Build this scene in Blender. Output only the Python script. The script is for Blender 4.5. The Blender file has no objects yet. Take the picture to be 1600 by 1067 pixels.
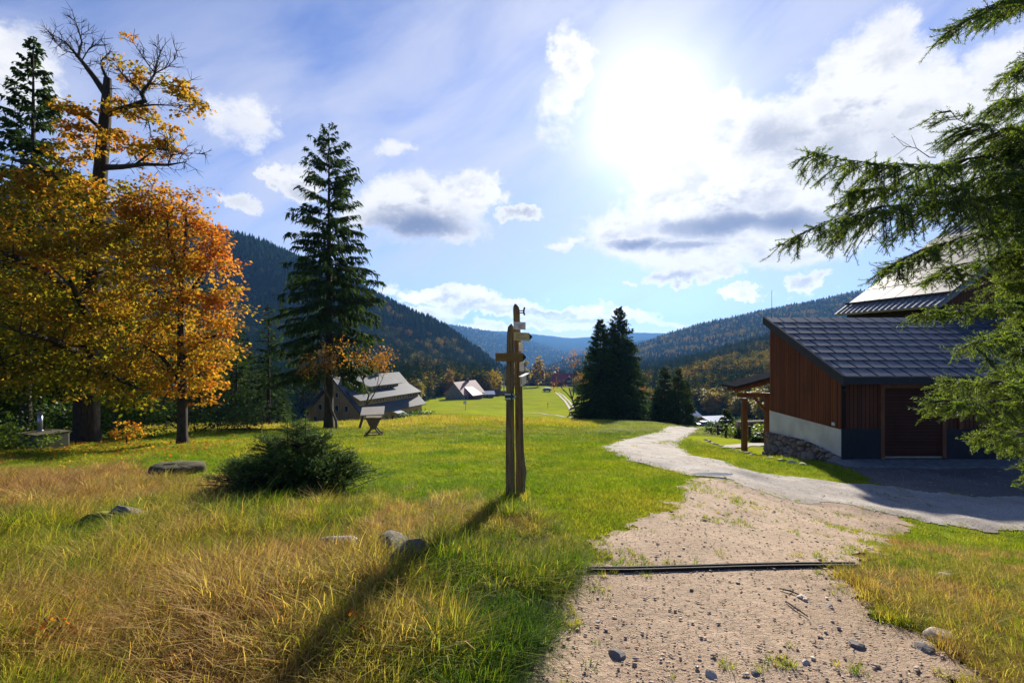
import bpy, math, random
import numpy as np
from mathutils import Vector, Matrix
C = bpy.context.scene
R = math.radians
rng = np.random.default_rng(7)
random.seed(7)
EYE = 1.65

# ------------------------------------------------------------------ camera
cam = bpy.data.objects.new('camera', bpy.data.cameras.new('camera'))
C.collection.objects.link(cam)
cam.location = (0, 0, EYE); cam.rotation_euler = (R(90), 0, 0)
cam.data.sensor_width = 36; cam.data.lens = 18
cam.data.clip_start = 0.05; cam.data.clip_end = 30000
C.camera = cam
C.view_settings.view_transform = 'Standard'; C.view_settings.look = 'None'
C.view_settings.exposure = 1.05; C.view_settings.gamma = 1
C.cycles.use_denoising = True
C.cycles.max_bounces = 7; C.cycles.diffuse_bounces = 3; C.cycles.transmission_bounces = 4
C.cycles.volume_bounces = 0; C.cycles.transparent_max_bounces = 6
C.cycles.sample_clamp_indirect = 6

SUN_AZ, SUN_EL = R(15), R(23)
SUN = Vector((math.sin(SUN_AZ)*math.cos(SUN_EL), math.cos(SUN_AZ)*math.cos(SUN_EL), math.sin(SUN_EL)))

# ------------------------------------------------------------------ node helpers
def node(nt, typ, ins=None, **props):
    n = nt.nodes.new(typ)
    for k, v in props.items(): setattr(n, k, v)
    for k, v in (ins or {}).items():
        s = n.inputs[k]
        if isinstance(v, bpy.types.NodeSocket): nt.links.new(v, s)
        elif isinstance(v, bpy.types.Node): nt.links.new(v.outputs[0], s)
        else: s.default_value = v
    return n
def M_(nt, op, a, b=0.0, c=0.0, clamp=False):
    n = node(nt, 'ShaderNodeMath', {0: a, 1: b, 2: c}, operation=op); n.use_clamp = clamp
    return n.outputs[0]
def VM(nt, op, a, b=None, c=None):
    d = {0: a}
    if b is not None: d[1] = b
    if c is not None: d[2] = c
    n = node(nt, 'ShaderNodeVectorMath', d, operation=op)
    return n.outputs['Value'] if op in ('LENGTH', 'DOT_PRODUCT', 'DISTANCE') else n.outputs[0]
def MIX(nt, f, a, b, blend='MIX'):
    n = nt.nodes.new('ShaderNodeMix'); n.data_type = 'RGBA'; n.blend_type = blend
    for i, v in ((0, f), (6, a), (7, b)):
        s = n.inputs[i]
        if isinstance(v, bpy.types.NodeSocket): nt.links.new(v, s)
        else: s.default_value = v if i == 0 else ((*v, 1) if len(v) == 3 else v)
    return n.outputs[2]
def SS(nt, x, lo, hi, a=0.0, b=1.0):
    return node(nt, 'ShaderNodeMapRange', {0: x, 1: lo, 2: hi, 3: a, 4: b}, interpolation_type='SMOOTHSTEP').outputs[0]
def NOISE(nt, vec, scale, detail=4, rough=.55, dist=0):
    return node(nt, 'ShaderNodeTexNoise', {'Vector': vec, 'Scale': scale, 'Detail': detail, 'Roughness': rough, 'Distortion': dist}).outputs[0]

# ------------------------------------------------------------------ sky
def build_world():
    w = bpy.data.worlds.new('World'); C.world = w; w.use_nodes = True
    nt = w.node_tree; nt.nodes.clear()
    sky = node(nt, 'ShaderNodeTexSky', sky_type='NISHITA', sun_disc=False)
    sky.sun_elevation = SUN_EL; sky.sun_rotation = SUN_AZ
    sky.altitude = 900; sky.air_density = 1.0; sky.dust_density = 0.3; sky.ozone_density = 2.0
    G = node(nt, 'ShaderNodeTexCoord').outputs['Generated']
    s = node(nt, 'ShaderNodeSeparateXYZ', {0: G})
    az = M_(nt, 'ARCTAN2', s.outputs[0], s.outputs[1])
    el = M_(nt, 'ARCSINE', s.outputs[2])
    P = node(nt, 'ShaderNodeCombineXYZ', {0: az, 1: el, 2: 0.0}).outputs[0]
    wn = node(nt, 'ShaderNodeTexNoise', {'Vector': P, 'Scale': 8.0, 'Detail': 6.0, 'Roughness': .68}).outputs[1]
    Pw = VM(nt, 'ADD', P, VM(nt, 'MULTIPLY', VM(nt, 'SUBTRACT', wn, (.5, .5, .5)), (.20, .11, 0)))
    def ae(x, y):
        a = math.atan((x-800)/800); e = math.atan((533.5-y)/800*math.cos(a)); return a, e
    def blobs(lst, base, soft=1.0):
        out = None
        for (x, y, rx, ry, wgt) in lst:
            a, e = ae(x, y); sx = 800/rx*(1+math.tan(a)**2)*.9; sy = 800/ry
            d = VM(nt, 'LENGTH', VM(nt, 'MULTIPLY_ADD', base, (sx, sy, 0), (-a*sx, -e*sy, 0)))
            v = SS(nt, d, 0.25*soft, 1.45, wgt, 0.0)
            out = v if out is None else M_(nt, 'MAXIMUM', out, v)
        return out
    CUM = [(650,325,112,60,1),(738,303,46,42,1),(600,330,60,40,.9),(690,360,70,30,.8),(805,333,32,15,1),(418,272,22,22,1),
           (468,282,42,30,.95),(372,318,34,16,.8),(380,195,60,45,.6),(890,100,40,55,.85),(870,170,45,55,.6),(1120,200,60,60,1),
           (1200,230,110,70,1),(1340,150,110,80,1),(1430,180,100,80,.9),(1560,130,90,60,.75),(1560,230,120,90,.8),(1300,260,130,80,1),(1080,270,90,70,.95),
           (1160,320,170,60,1),(1000,362,110,44,1),(1080,310,110,60,1),(1060,230,60,60,.9),(1120,375,160,52,1),(1230,370,130,52,1),(1060,432,60,14,1),(1120,424,60,18,1),
           (1160,457,34,11,1),(1265,451,36,17,1),(975,440,14,5,.7),(870,382,28,10,.7),(612,225,45,18,.6),
           (700,462,80,12,1),(760,478,90,16,1),(860,487,90,14,1),(960,497,90,11,.9),(1050,500,60,7,.7),(680,490,70,18,.8),(820,508,130,13,.9),
           (600,452,30,14,.8),(570,480,60,14,.7),(20,110,90,60,.75),(60,60,60,30,.55),(270,120,90,30,.45),
           (-300,300,200,60,.8),(2200,260,300,120,.9),(-700,150,200,80,.8)]
    DARK = [(655,352,88,30,1),(700,345,40,26,.6),(1130,352,140,20,1),(1230,345,90,22,1),(1000,380,60,11,1),(1070,384,70,9,.8),(1190,220,70,38,.7),
            (1300,235,70,38,.6),(1400,220,60,36,.4),(1500,230,90,40,.4),(1290,175,30,20,.25),(760,484,80,5,.5),(900,500,80,5,.5),(1160,352,90,16,.8),(690,497,60,6,.5)]
    field = blobs(CUM, Pw)
    dark = blobs(DARK, VM(nt, 'ADD', P, VM(nt, 'MULTIPLY', VM(nt, 'SUBTRACT', wn, (.5, .5, .5)), (.09, .05, 0))), .5)
    Gs = VM(nt, 'MULTIPLY', G, (1, 1, 1.7))
    n1 = NOISE(nt, Gs, 9.0, 8, .68)
    n2 = NOISE(nt, VM(nt, 'ADD', Gs, tuple(v*.05 for v in (SUN.x*.4, 0, 1.2))), 9.0, 4, .62)
    D = M_(nt, 'ADD', field, M_(nt, 'MULTIPLY', M_(nt, 'SUBTRACT', n1, .5), 1.3))
    dens = SS(nt, D, .26, .74)
    lit = M_(nt, 'MULTIPLY_ADD', M_(nt, 'SUBTRACT', n1, n2), 3.4, .52)
    lit = SS(nt, lit, .1, .9)
    core = SS(nt, D, .5, 1.25)
    shade = M_(nt, 'MULTIPLY', core, M_(nt, 'SUBTRACT', 1.0, lit, clamp=True))
    shade = M_(nt, 'MULTIPLY', shade, .8)
    dk = M_(nt, 'MULTIPLY', dark, SS(nt, M_(nt, 'ADD', n1, M_(nt, 'MULTIPLY', dark, .3)), .42, .72))
    shade = M_(nt, 'MAXIMUM', shade, dk)
    # thin high veil
    rotp = node(nt, 'ShaderNodeVectorRotate', {'Vector': P, 'Angle': R(-28)}, rotation_type='Z_AXIS').outputs[0]
    v1 = NOISE(nt, VM(nt, 'MULTIPLY', rotp, (2.0, 6.0, 1)), 1.5, 7, .55, .4)
    v2 = NOISE(nt, VM(nt, 'MULTIPLY', P, (2.2, 24.0, 1)), 1.4, 4, .5, .3)
    vm = blobs([(620,270,480,230,1),(880,140,420,360,1),(330,260,260,120,.8),(1250,150,480,330,.85),(60,150,160,130,.9),(800,330,600,130,.9),(240,60,150,40,.5)], P)
    low = M_(nt, 'MULTIPLY', SS(nt, el, .105, .15), SS(nt, el, .34, .2))
    veil = M_(nt, 'MULTIPLY', vm, SS(nt, v1, .12, .68))
    veil = M_(nt, 'MAXIMUM', veil, M_(nt, 'MULTIPLY', M_(nt, 'MULTIPLY', low, SS(nt, v2, .3, .68)), .75))
    veil = M_(nt, 'MULTIPLY', veil, .86)
    # glare round the sun
    ang = M_(nt, 'ARCCOSINE', VM(nt, 'DOT_PRODUCT', VM(nt, 'NORMALIZE', G), tuple(SUN)))
    g1 = M_(nt, 'POWER', 2.718, M_(nt, 'MULTIPLY', M_(nt, 'POWER', M_(nt, 'DIVIDE', ang, R(4.7)), 1.5), -1.0))
    g2 = M_(nt, 'POWER', 2.718, M_(nt, 'DIVIDE', ang, -R(15)))
    base = MIX(nt, 1.0, sky.outputs[0], (.335, .40, .61), 'MULTIPLY')
    base = MIX(nt, SS(nt, el, .0, .17), MIX(nt, 1.0, base, (.70, .80, 1.08), 'MULTIPLY'), base)
    K = 3.7
    c = MIX(nt, veil, base, (.72*K, .77*K, .97*K))
    cc = MIX(nt, shade, (1.05*K, 1.05*K, 1.07*K), (.24*K, .30*K, .48*K))
    cc = MIX(nt, 1.0, cc, MIX(nt, SS(nt, el, .04, .14), (1.5, 1.45, 1.4), (1, 1, 1)), 'MULTIPLY')
    c = MIX(nt, dens, c, cc)
    gl = M_(nt, 'ADD', M_(nt, 'MULTIPLY', g1, 5.0), M_(nt, 'MULTIPLY', g2, .85))
    glc = VM(nt, 'SCALE', (1.0, .99, .97)); nt.links.new(gl, glc.node.inputs[3])
    c = VM(nt, 'ADD', c, glc)
    bg = node(nt, 'ShaderNodeBackground', {0: c, 1: .12})
    out = node(nt, 'ShaderNodeOutputWorld', {0: bg})
build_world()
sl = bpy.data.lights.new('sun', 'SUN'); sl.energy = 5.0; sl.angle = R(1.2); sl.color = (1, .94, .83)
so = bpy.data.objects.new('sun', sl); C.collection.objects.link(so)
so.rotation_euler = (-SUN).to_track_quat('-Z', 'Y').to_euler(); so.location = SUN*200

# ------------------------------------------------------------------ numpy noise
def _h(ix, iy, s):
    n = (ix.astype(np.int64)*374761393 + iy.astype(np.int64)*668265263 + s*974711) & 0x7fffffff
    n = ((n ^ (n >> 13))*1274126177) & 0x7fffffff
    return ((n ^ (n >> 16)) & 0xffff)/65535.0
def vnoise(x, y, s=0):
    x = np.asarray(x, float); y = np.asarray(y, float)
    ix = np.floor(x); iy = np.floor(y); fx = x-ix; fy = y-iy
    fx = fx*fx*(3-2*fx); fy = fy*fy*(3-2*fy)
    a = _h(ix, iy, s); b = _h(ix+1, iy, s); c = _h(ix, iy+1, s); d = _h(ix+1, iy+1, s)
    return (a*(1-fx)+b*fx)*(1-fy)+(c*(1-fx)+d*fx)*fy
def fbm(x, y, s=0, o=4):
    t = 0; a = .5
    for i in range(o): t = t+a*vnoise(x*2**i, y*2**i, s+i*17); a *= .5
    return t/(1-.5**o)
def sstep(x, a, b):
    t = np.clip((x-a)/(b-a), 0, 1); return t*t*(3-2*t)

# ------------------------------------------------------------------ terrain heights
ROWS = [0,1.5,2.4,4,6.5,9,12,16,22,30,45,60,75,95,130,180,250,330,420,600,800,1100,1800,2600,4000,5500,7000,9000]
COLS = [-500,0,150,340,500,600,690,740,800,900,1000,1100,1205,1330,1600,2000]
# every entry: picture row of the ground at that distance, seen from the standpoint
T = {
 -500:[None,None,None,905,812,770,740,716,695,683,672,666,650,630,600,560,500,450,400,320,270,330,430,480,500,510,515,520],
 0:   [None,None,None,900,810,770,740,716,695,683,672,667,662,655,640,600,560,515,470,385,300,350,450,490,505,512,520,524],
 150: [None,None,None,895,806,768,739,714,694,684,674,668,665,662,650,620,585,540,495,405,320,365,455,490,505,512,520,524],
 340: [None,None,None,888,800,765,735,712,692,680,668,664,670,678,670,652,625,592,555,465,362,400,470,495,508,512,520,524],
 500: [None,None,None,885,792,757,729,709,691,680,668,662,662,666,666,650,628,598,565,490,412,440,480,500,508,512,520,524],
 600: [None,None,None,882,784,749,724,706,690,679,668,660,658,660,657,640,622,600,575,525,468,480,500,505,508,512,520,524],
 690: [None,None,None,880,779,743,719,704,689,678,662,650,649,653,646,632,620,605,590,550,510,515,525,520,507,512,520,524],
 740: [None,None,None,880,776,740,717,703,688,677,662,651,650,654,648,634,619,608,597,572,545,548,550,545,514,514,517,523],
 800: [None,None,None,880,775,738,716,702,688,677,663,654,654,657,652,640,620,609,603,597,586,590,588,575,527,523,519,523],
 900: [None,None,None,882,777,739,717,703,690,679,666,657,656,659,654,640,621,609,603,598,594,585,560,562,552,540,529,527],
 1000:[None,None,None,885,781,743,720,706,694,684,670,660,658,664,666,654,638,615,600,580,570,560,537,538,534,530,520,523],
 1100:[None,None,None,887,787,752,728,713,702,688,676,669,666,669,668,656,632,604,580,553,556,545,507,515,520,522,523,525],
 1205:[None,None,None,889,808,782,750,724,711,695,682,675,672,671,668,650,620,588,560,527,530,520,482,495,510,515,520,524],
 1330:[None,None,None,893,835,814,765,724,716,700,685,680,676,672,664,645,602,565,540,515,510,500,460,480,505,512,520,524],
 1600:[None,None,None,905,862,846,773,722,703,696,690,684,680,672,655,625,580,550,530,500,490,470,420,460,500,512,520,524],
 2000:[None,None,None,915,862,848,773,722,703,696,690,684,678,668,645,605,560,535,510,490,480,460,400,440,500,512,520,524]}
NR = np.array(ROWS, float)
ZT = np.zeros((len(COLS), len(ROWS)))
for i, cx in enumerate(COLS):
    for j, Y in enumerate(ROWS):
        py = T[cx][j]
        if py is None: ZT[i, j] = {0: .02, 1: .01, 2: 0}[j]
        else:
            ZT[i, j] = EYE-(py-533.5)/800*Y
            if Y >= 600 and Y < 6000: ZT[i, j] -= 11
LY = np.log(np.maximum(NR, .8)); UC = (np.array(COLS, float)-800)/800
FU = np.linspace(UC[0], UC[-1], 420); FL = np.linspace(LY[0], LY[-1], 900)
def _pchip(x, y, q):
    h = np.diff(x); d = np.diff(y)/h; m = np.zeros_like(y)
    for k in range(1, len(x)-1):
        if d[k-1]*d[k] > 0:
            w1 = 2*h[k]+h[k-1]; w2 = h[k]+2*h[k-1]; m[k] = (w1+w2)/(w1/d[k-1]+w2/d[k])
    m[0] = d[0]; m[-1] = d[-1]
    i = np.clip(np.searchsorted(x, q)-1, 0, len(x)-2); t = (q-x[i])/h[i]
    return (1+2*t)*(1-t)**2*y[i]+t*(1-t)**2*h[i]*m[i]+t*t*(3-2*t)*y[i+1]+t*t*(t-1)*h[i]*m[i+1]
_rows = np.array([_pchip(LY, ZT[i], FL) for i in range(len(COLS))])
ZF = np.array([_pchip(UC, _rows[:, j], FU) for j in range(len(FL))]).T
k_ = np.exp(-np.linspace(-2, 2, 9)**2); k_ /= k_.sum()
ZF = np.apply_along_axis(lambda v: np.convolve(np.pad(v, 4, 'edge'), k_, 'valid'), 0, ZF)
ZF = np.apply_along_axis(lambda v: np.convolve(np.pad(v, 4, 'edge'), k_, 'valid'), 1, ZF)
UM = 1.35; TM = math.atan(UM)
def look(u, Y):
    fu = np.clip((u-FU[0])/(FU[1]-FU[0]), 0, len(FU)-1.001); fl = np.clip((np.log(np.maximum(Y, .8))-FL[0])/(FL[1]-FL[0]), 0, len(FL)-1.001)
    i = fu.astype(int); j = fl.astype(int); a = fu-i; b = fl-j
    return (ZF[i, j]*(1-a)+ZF[i+1, j]*a)*(1-b)+(ZF[i, j+1]*(1-a)+ZF[i+1, j+1]*a)*b
def gz(X, Y):
    X = np.asarray(X, float); Y = np.asarray(Y, float)
    r = np.hypot(X, Y); th = np.arctan2(X, Y); tc = np.clip(th, -TM, TM)
    z = look(np.tan(tc), r*np.cos(tc))
    o = look(np.tan(-tc), r*np.cos(tc)); w = np.clip((np.abs(th)-1.75)/1.39, 0, 1)*.5
    z = z*(1-w)+o*w
    back = sstep(np.abs(th), 1.3, 2.2); z = z*(1-back)+(np.minimum(r, 300)*.03)*back
    # small lumps of the turf, larger ones far away
    path = sstep(X, .1, .9)*sstep(-Y, -9, -6)
    z = z+(fbm(X*.9, Y*.9, 3, 2)-.5)*.20*sstep(r, 1.5, 4)*(1-path)*(1-sstep(r, 40, 80))
    z = z+(fbm(X/14, Y/14, 5, 3)-.5)*.7*sstep(r, 22, 60)*(1-sstep(r, 300, 500))
    z = z+(fbm(X/110, Y/110, 9)-.5)*26*sstep(r, 450, 900)
    return z
def gz1(x, y): return float(gz(np.array([x]), np.array([y]))[0])
def hit(x, y, y0=1.6, y1=70):
    Ys = np.exp(np.linspace(math.log(y0), math.log(y1), 900)); u = (x-800)/800
    py = 533.5-(gz(u*Ys, Ys)-EYE)/Ys*800
    i = np.where(py <= y)[0]
    k = i[0] if len(i) else int(np.argmin(np.abs(py-y)))
    return np.array([u*Ys[k], Ys[k]])
def at(x, y, Y): return Vector(((x-800)/800*Y, Y, EYE-(y-533.5)/800*Y))

# ------------------------------------------------------------------ mesh helpers
def link(o, parent=None):
    C.collection.objects.link(o)
    if parent is not None: o.parent = parent
    return o
def np_mesh(name, V, F, mat, parent=None, attrs=None, smooth=False, linkit=True):
    V = np.asarray(V, np.float32); F = np.asarray(F, np.int32); n = F.shape[1]
    me = bpy.data.meshes.new(name)
    me.vertices.add(len(V)); me.vertices.foreach_set('co', V.ravel())
    me.loops.add(F.size); me.loops.foreach_set('vertex_index', F.ravel())
    me.polygons.add(len(F)); me.polygons.foreach_set('loop_start', np.arange(0, F.size, n, dtype=np.int32))
    me.polygons.foreach_set('loop_total', np.full(len(F), n, np.int32))
    if smooth: me.polygons.foreach_set('use_smooth', np.ones(len(F), bool))
    for k, a in (attrs or {}).items():
        a = np.asarray(a, np.float32)
        if a.ndim == 1: at_ = me.attributes.new(k, 'FLOAT', 'POINT'); at_.data.foreach_set('value', a)
        else: at_ = me.attributes.new(k, 'FLOAT_VECTOR', 'POINT'); at_.data.foreach_set('vector', a.ravel())
    me.update(calc_edges=True)
    if mat: me.materials.append(mat)
    o = bpy.data.objects.new(name, me)
    return link(o, parent) if linkit else o
class MB:
    """collects shapes into one mesh"""
    def __init__(s): s.v = []; s.f = []
    def add(s, vs, fs):
        b = len(s.v); s.v += [tuple(v) for v in vs]; s.f += [tuple(i+b for i in f) for f in fs]; return s
    def box(s, a, b, M=None):
        (x0, y0, z0), (x1, y1, z1) = a, b
        vs = [Vector(p) for p in ((x0,y0,z0),(x1,y0,z0),(x1,y1,z0),(x0,y1,z0),(x0,y0,z1),(x1,y0,z1),(x1,y1,z1),(x0,y1,z1))]
        if M is not None: vs = [M @ v for v in vs]
        return s.add(vs, [(0,3,2,1),(4,5,6,7),(0,1,5,4),(1,2,6,5),(2,3,7,6),(3,0,4,7)])
    def prism(s, pts, d):
        """polygon pts (3-D) pushed along d"""
        n = len(pts); d = Vector(d); P = [Vector(p) for p in pts]
        return s.add(P+[p+d for p in P], [tuple(range(n))[::-1], tuple(range(n, 2*n))]+[(i, (i+1) % n, n+(i+1) % n, n+i) for i in range(n)])
    def beam(s, a, b, w, h):
        a = Vector(a); b = Vector(b); d = (b-a).normalized(); up = Vector((0,0,1)) if abs(d.z) < .95 else Vector((0,1,0))
        x = d.cross(up).normalized()*w/2; y = x.cross(d).normalized()*h/2
        return s.add([a-x-y, a+x-y, a+x+y, a-x+y, b-x-y, b+x-y, b+x+y, b-x+y], [(0,3,2,1),(4,5,6,7),(0,1,5,4),(1,2,6,5),(2,3,7,6),(3,0,4,7)])
    def tube(s, pts, rad, n=8, cap=True):
        pts = [Vector(p) for p in pts]
        if not hasattr(rad, '__len__'): rad = [rad]*len(pts)
        b = len(s.v); up = Vector((0,0,1)) if abs((pts[-1]-pts[0]).normalized().z) < .9 else Vector((1,0,0))
        for i, p in enumerate(pts):
            d = (pts[min(i+1, len(pts)-1)]-pts[max(i-1, 0)]).normalized()
            x = d.cross(up).normalized(); y = d.cross(x)
            for k in range(n):
                a = 2*math.pi*k/n; s.v.append(tuple(p+(x*math.cos(a)+y*math.sin(a))*rad[i]))
        for i in range(len(pts)-1):
            for k in range(n): s.f.append((b+i*n+k, b+i*n+(k+1) % n, b+(i+1)*n+(k+1) % n, b+(i+1)*n+k))
        if cap: s.f.append(tuple(b+k for k in range(n))[::-1]); s.f.append(tuple(b+(len(pts)-1)*n+k for k in range(n)))
        return s
    def build(s, name, mat, parent=None, smooth=False, bevel=0, M=None):
        me = bpy.data.meshes.new(name)
        vs = s.v if M is None else [tuple(M @ Vector(v)) for v in s.v]
        me.from_pydata(vs, [], s.f); me.materials.append(mat)
        if smooth: me.polygons.foreach_set('use_smooth', [True]*len(me.polygons))
        me.update()
        o = bpy.data.objects.new(name, me)
        if bevel:
            m = o.modifiers.new('bevel', 'BEVEL'); m.width = bevel; m.segments = 1; m.limit_method = 'ANGLE'
        return link(o, parent)
def tag(o, label=None, cat=None, group=None, kind=None):
    if label: o['label'] = label
    if cat: o['category'] = cat
    if group: o['group'] = group
    if kind: o['kind'] = kind
    return o
def thing(name, loc, label, cat, group=None, rz=0):
    o = bpy.data.objects.new(name, None); o.location = loc; o.rotation_euler = (0, 0, rz); o.empty_display_size = .2
    link(o); return tag(o, label, cat, group)
def dup(root, loc, rz, sc, label, group=None):
    r = root.copy(); C.collection.objects.link(r); r.location = loc; r.rotation_euler = (0, 0, rz)
    r.scale = sc if hasattr(sc, '__len__') else (sc, sc, sc); r['label'] = label
    if group: r['group'] = group
    for ch in list(root.children):
        c = ch.copy(); C.collection.objects.link(c); c.parent = r
    return r

# ------------------------------------------------------------------ materials
def mat_new(name):
    m = bpy.data.materials.new(name); m.use_nodes = True; m.node_tree.nodes.clear(); return m, m.node_tree
def finish(nt, bsdf): node(nt, 'ShaderNodeOutputMaterial', {0: bsdf})
def simple(name, col, col2=None, scale=8, rough=.7, bump=.0, bscale=None, metal=0, stretch=(1,1,1), spec=.3, coord='Object'):
    m, nt = mat_new(name)
    tc = node(nt, 'ShaderNodeTexCoord').outputs[coord]
    v = VM(nt, 'MULTIPLY', tc, stretch)
    n = NOISE(nt, v, scale, 6, .6)
    c = MIX(nt, SS(nt, n, .3, .7), col, col2 or tuple(x*.7 for x in col))
    b = node(nt, 'ShaderNodeBsdfPrincipled', {'Base Color': c, 'Roughness': rough, 'Metallic': metal, 'Specular IOR Level': spec})
    if bump:
        n2 = NOISE(nt, v, bscale or scale*3, 5, .6)
        bp = node(nt, 'ShaderNodeBump', {'Height': n2, 'Strength': 1.0, 'Distance': bump}); nt.links.new(bp.outputs[0], b.inputs['Normal'])
    finish(nt, b); return m
def leafy(name, ramp, inst=False, trans=.45, rough=.55, attr='tint', spec=.25, tboost=1.3):
    """leaf or blade material; 'tint' 0..1 picks the colour the leaf itself has"""
    m, nt = mat_new(name)
    a = node(nt, 'ShaderNodeAttribute', attribute_name=attr, attribute_type='INSTANCER' if inst else 'GEOMETRY')
    cr = node(nt, 'ShaderNodeValToRGB', {0: a.outputs['Fac']})
    cr.color_ramp.interpolation = 'LINEAR'
    el = cr.color_ramp.elements
    el[0].position = ramp[0][0]; el[0].color = (*ramp[0][1], 1); el[1].position = ramp[-1][0]; el[1].color = (*ramp[-1][1], 1)
    for p, c in ramp[1:-1]:
        e = el.new(p); e.color = (*c, 1)
    col = cr.outputs[0]
    if inst:
        b2 = node(nt, 'ShaderNodeAttribute', attribute_name='var', attribute_type='GEOMETRY')
        col = MIX(nt, 1.0, col, MIX(nt, b2.outputs['Fac'], (.6, .62, .6), (1.45, 1.35, 1.2)), 'MULTIPLY')
    d = node(nt, 'ShaderNodeBsdfPrincipled', {'Base Color': col, 'Roughness': rough, 'Specular IOR Level': spec})
    t = node(nt, 'ShaderNodeBsdfTranslucent', {0: MIX(nt, 1.0, col, (tboost*1.05, tboost*1.1, tboost*.6), 'MULTIPLY')})
    mx = node(nt, 'ShaderNodeMixShader', {0: trans, 1: d.outputs[0], 2: t.outputs[0]})
    finish(nt, mx); return m

def ground_mat():
    m, nt = mat_new('meadow_ground')
    g = node(nt, 'ShaderNodeNewGeometry').outputs['Position']
    a_dry = node(nt, 'ShaderNodeAttribute', attribute_name='dry').outputs['Fac']
    a_for = node(nt, 'ShaderNodeAttribute', attribute_name='wood').outputs['Fac']
    a_tall = node(nt, 'ShaderNodeAttribute', attribute_name='tall').outputs['Fac']
    flat = VM(nt, 'MULTIPLY', g, (1, 1, .2))
    n1 = NOISE(nt, flat, 2.2, 6, .6); n2 = NOISE(nt, flat, .13, 4, .6); n3 = NOISE(nt, flat, 18, 4, .7)
    green = MIX(nt, SS(nt, n1, .3, .7), (.17, .225, .018), (.27, .30, .028))
    green = MIX(nt, SS(nt, n2, .35, .7), green, (.30, .32, .02))
    green = MIX(nt, M_(nt, 'MULTIPLY', SS(nt, n3, .5, .75), .5), green, (.05, .10, .008))
    dry = MIX(nt, SS(nt, n1, .35, .7), (.24, .19, .05), (.17, .19, .03))
    c = MIX(nt, a_dry, green, dry)
    soil = MIX(nt, SS(nt, n3, .3, .7), (.022, .026, .008), (.07, .06, .02))
    c = MIX(nt, a_tall, c, soil)
    woods = MIX(nt, SS(nt, NOISE(nt, g, .05, 8, .7), .45, .62), (.010, .022, .008), (.035, .035, .010))
    c = MIX(nt, a_for, c, woods)
    b = node(nt, 'ShaderNodeBsdfPrincipled', {'Base Color': c, 'Roughness': 1.0, 'Specular IOR Level': 0.0})
    bp = node(nt, 'ShaderNodeBump', {'Height': n3, 'Strength': .8, 'Distance': .03}); nt.links.new(bp.outputs[0], b.inputs['Normal'])
    finish(nt, b); return m

def dirt_mat(name, c1, c2, c3, stone=.5):
    m, nt = mat_new(name)
    g = node(nt, 'ShaderNodeNewGeometry').outputs['Position']
    n1 = NOISE(nt, g, 1.1, 6, .65); n2 = NOISE(nt, g, 26, 6, .7)
    vo = node(nt, 'ShaderNodeTexVoronoi', {'Vector': g, 'Scale': 55.0}, feature='F1')
    vo2 = node(nt, 'ShaderNodeTexVoronoi', {'Vector': g, 'Scale': 19.0}, feature='F1')
    c = MIX(nt, SS(nt, n1, .3, .7), c1, c2)
    c = MIX(nt, SS(nt, n2, .42, .75), c, c3)
    c = MIX(nt, M_(nt, 'MULTIPLY', SS(nt, NOISE(nt, VM(nt, 'MULTIPLY', g, (1.0, .55, 1)), 2.6, 7, .7, .5), .5, .68), .55), c, c3)
    c = MIX(nt, M_(nt, 'MULTIPLY', SS(nt, NOISE(nt, g, 7, 5, .7), .55, .7), .4), c, tuple(x*1.15 for x in c2))
    st = SS(nt, vo.outputs['Distance'], .38, .18)
    pick = SS(nt, node(nt, 'ShaderNodeSeparateColor', {0: vo.outputs['Color']}).outputs[0], .55, .7)
    c = MIX(nt, M_(nt, 'MULTIPLY', M_(nt, 'MULTIPLY', st, pick), stone), c, tuple(x*1.7 for x in c2))
    pick2 = SS(nt, node(nt, 'ShaderNodeSeparateColor', {0: vo2.outputs['Color']}).outputs[1], .78, .85)
    st2 = M_(nt, 'MULTIPLY', SS(nt, vo2.outputs['Distance'], .34, .2), pick2)
    c = MIX(nt, M_(nt, 'MULTIPLY', st2, stone), c, tuple(x*.45 for x in c1))
    b = node(nt, 'ShaderNodeBsdfPrincipled', {'Base Color': c, 'Roughness': .9, 'Specular IOR Level': .15})
    h = M_(nt, 'ADD', M_(nt, 'MULTIPLY', st, .5), M_(nt, 'ADD', M_(nt, 'MULTIPLY', n2, .9), M_(nt, 'MULTIPLY', st2, .9)))
    bp = node(nt, 'ShaderNodeBump', {'Height': h, 'Strength': 1.0, 'Distance': .016}); nt.links.new(bp.outputs[0], b.inputs['Normal'])
    finish(nt, b); return m

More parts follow.
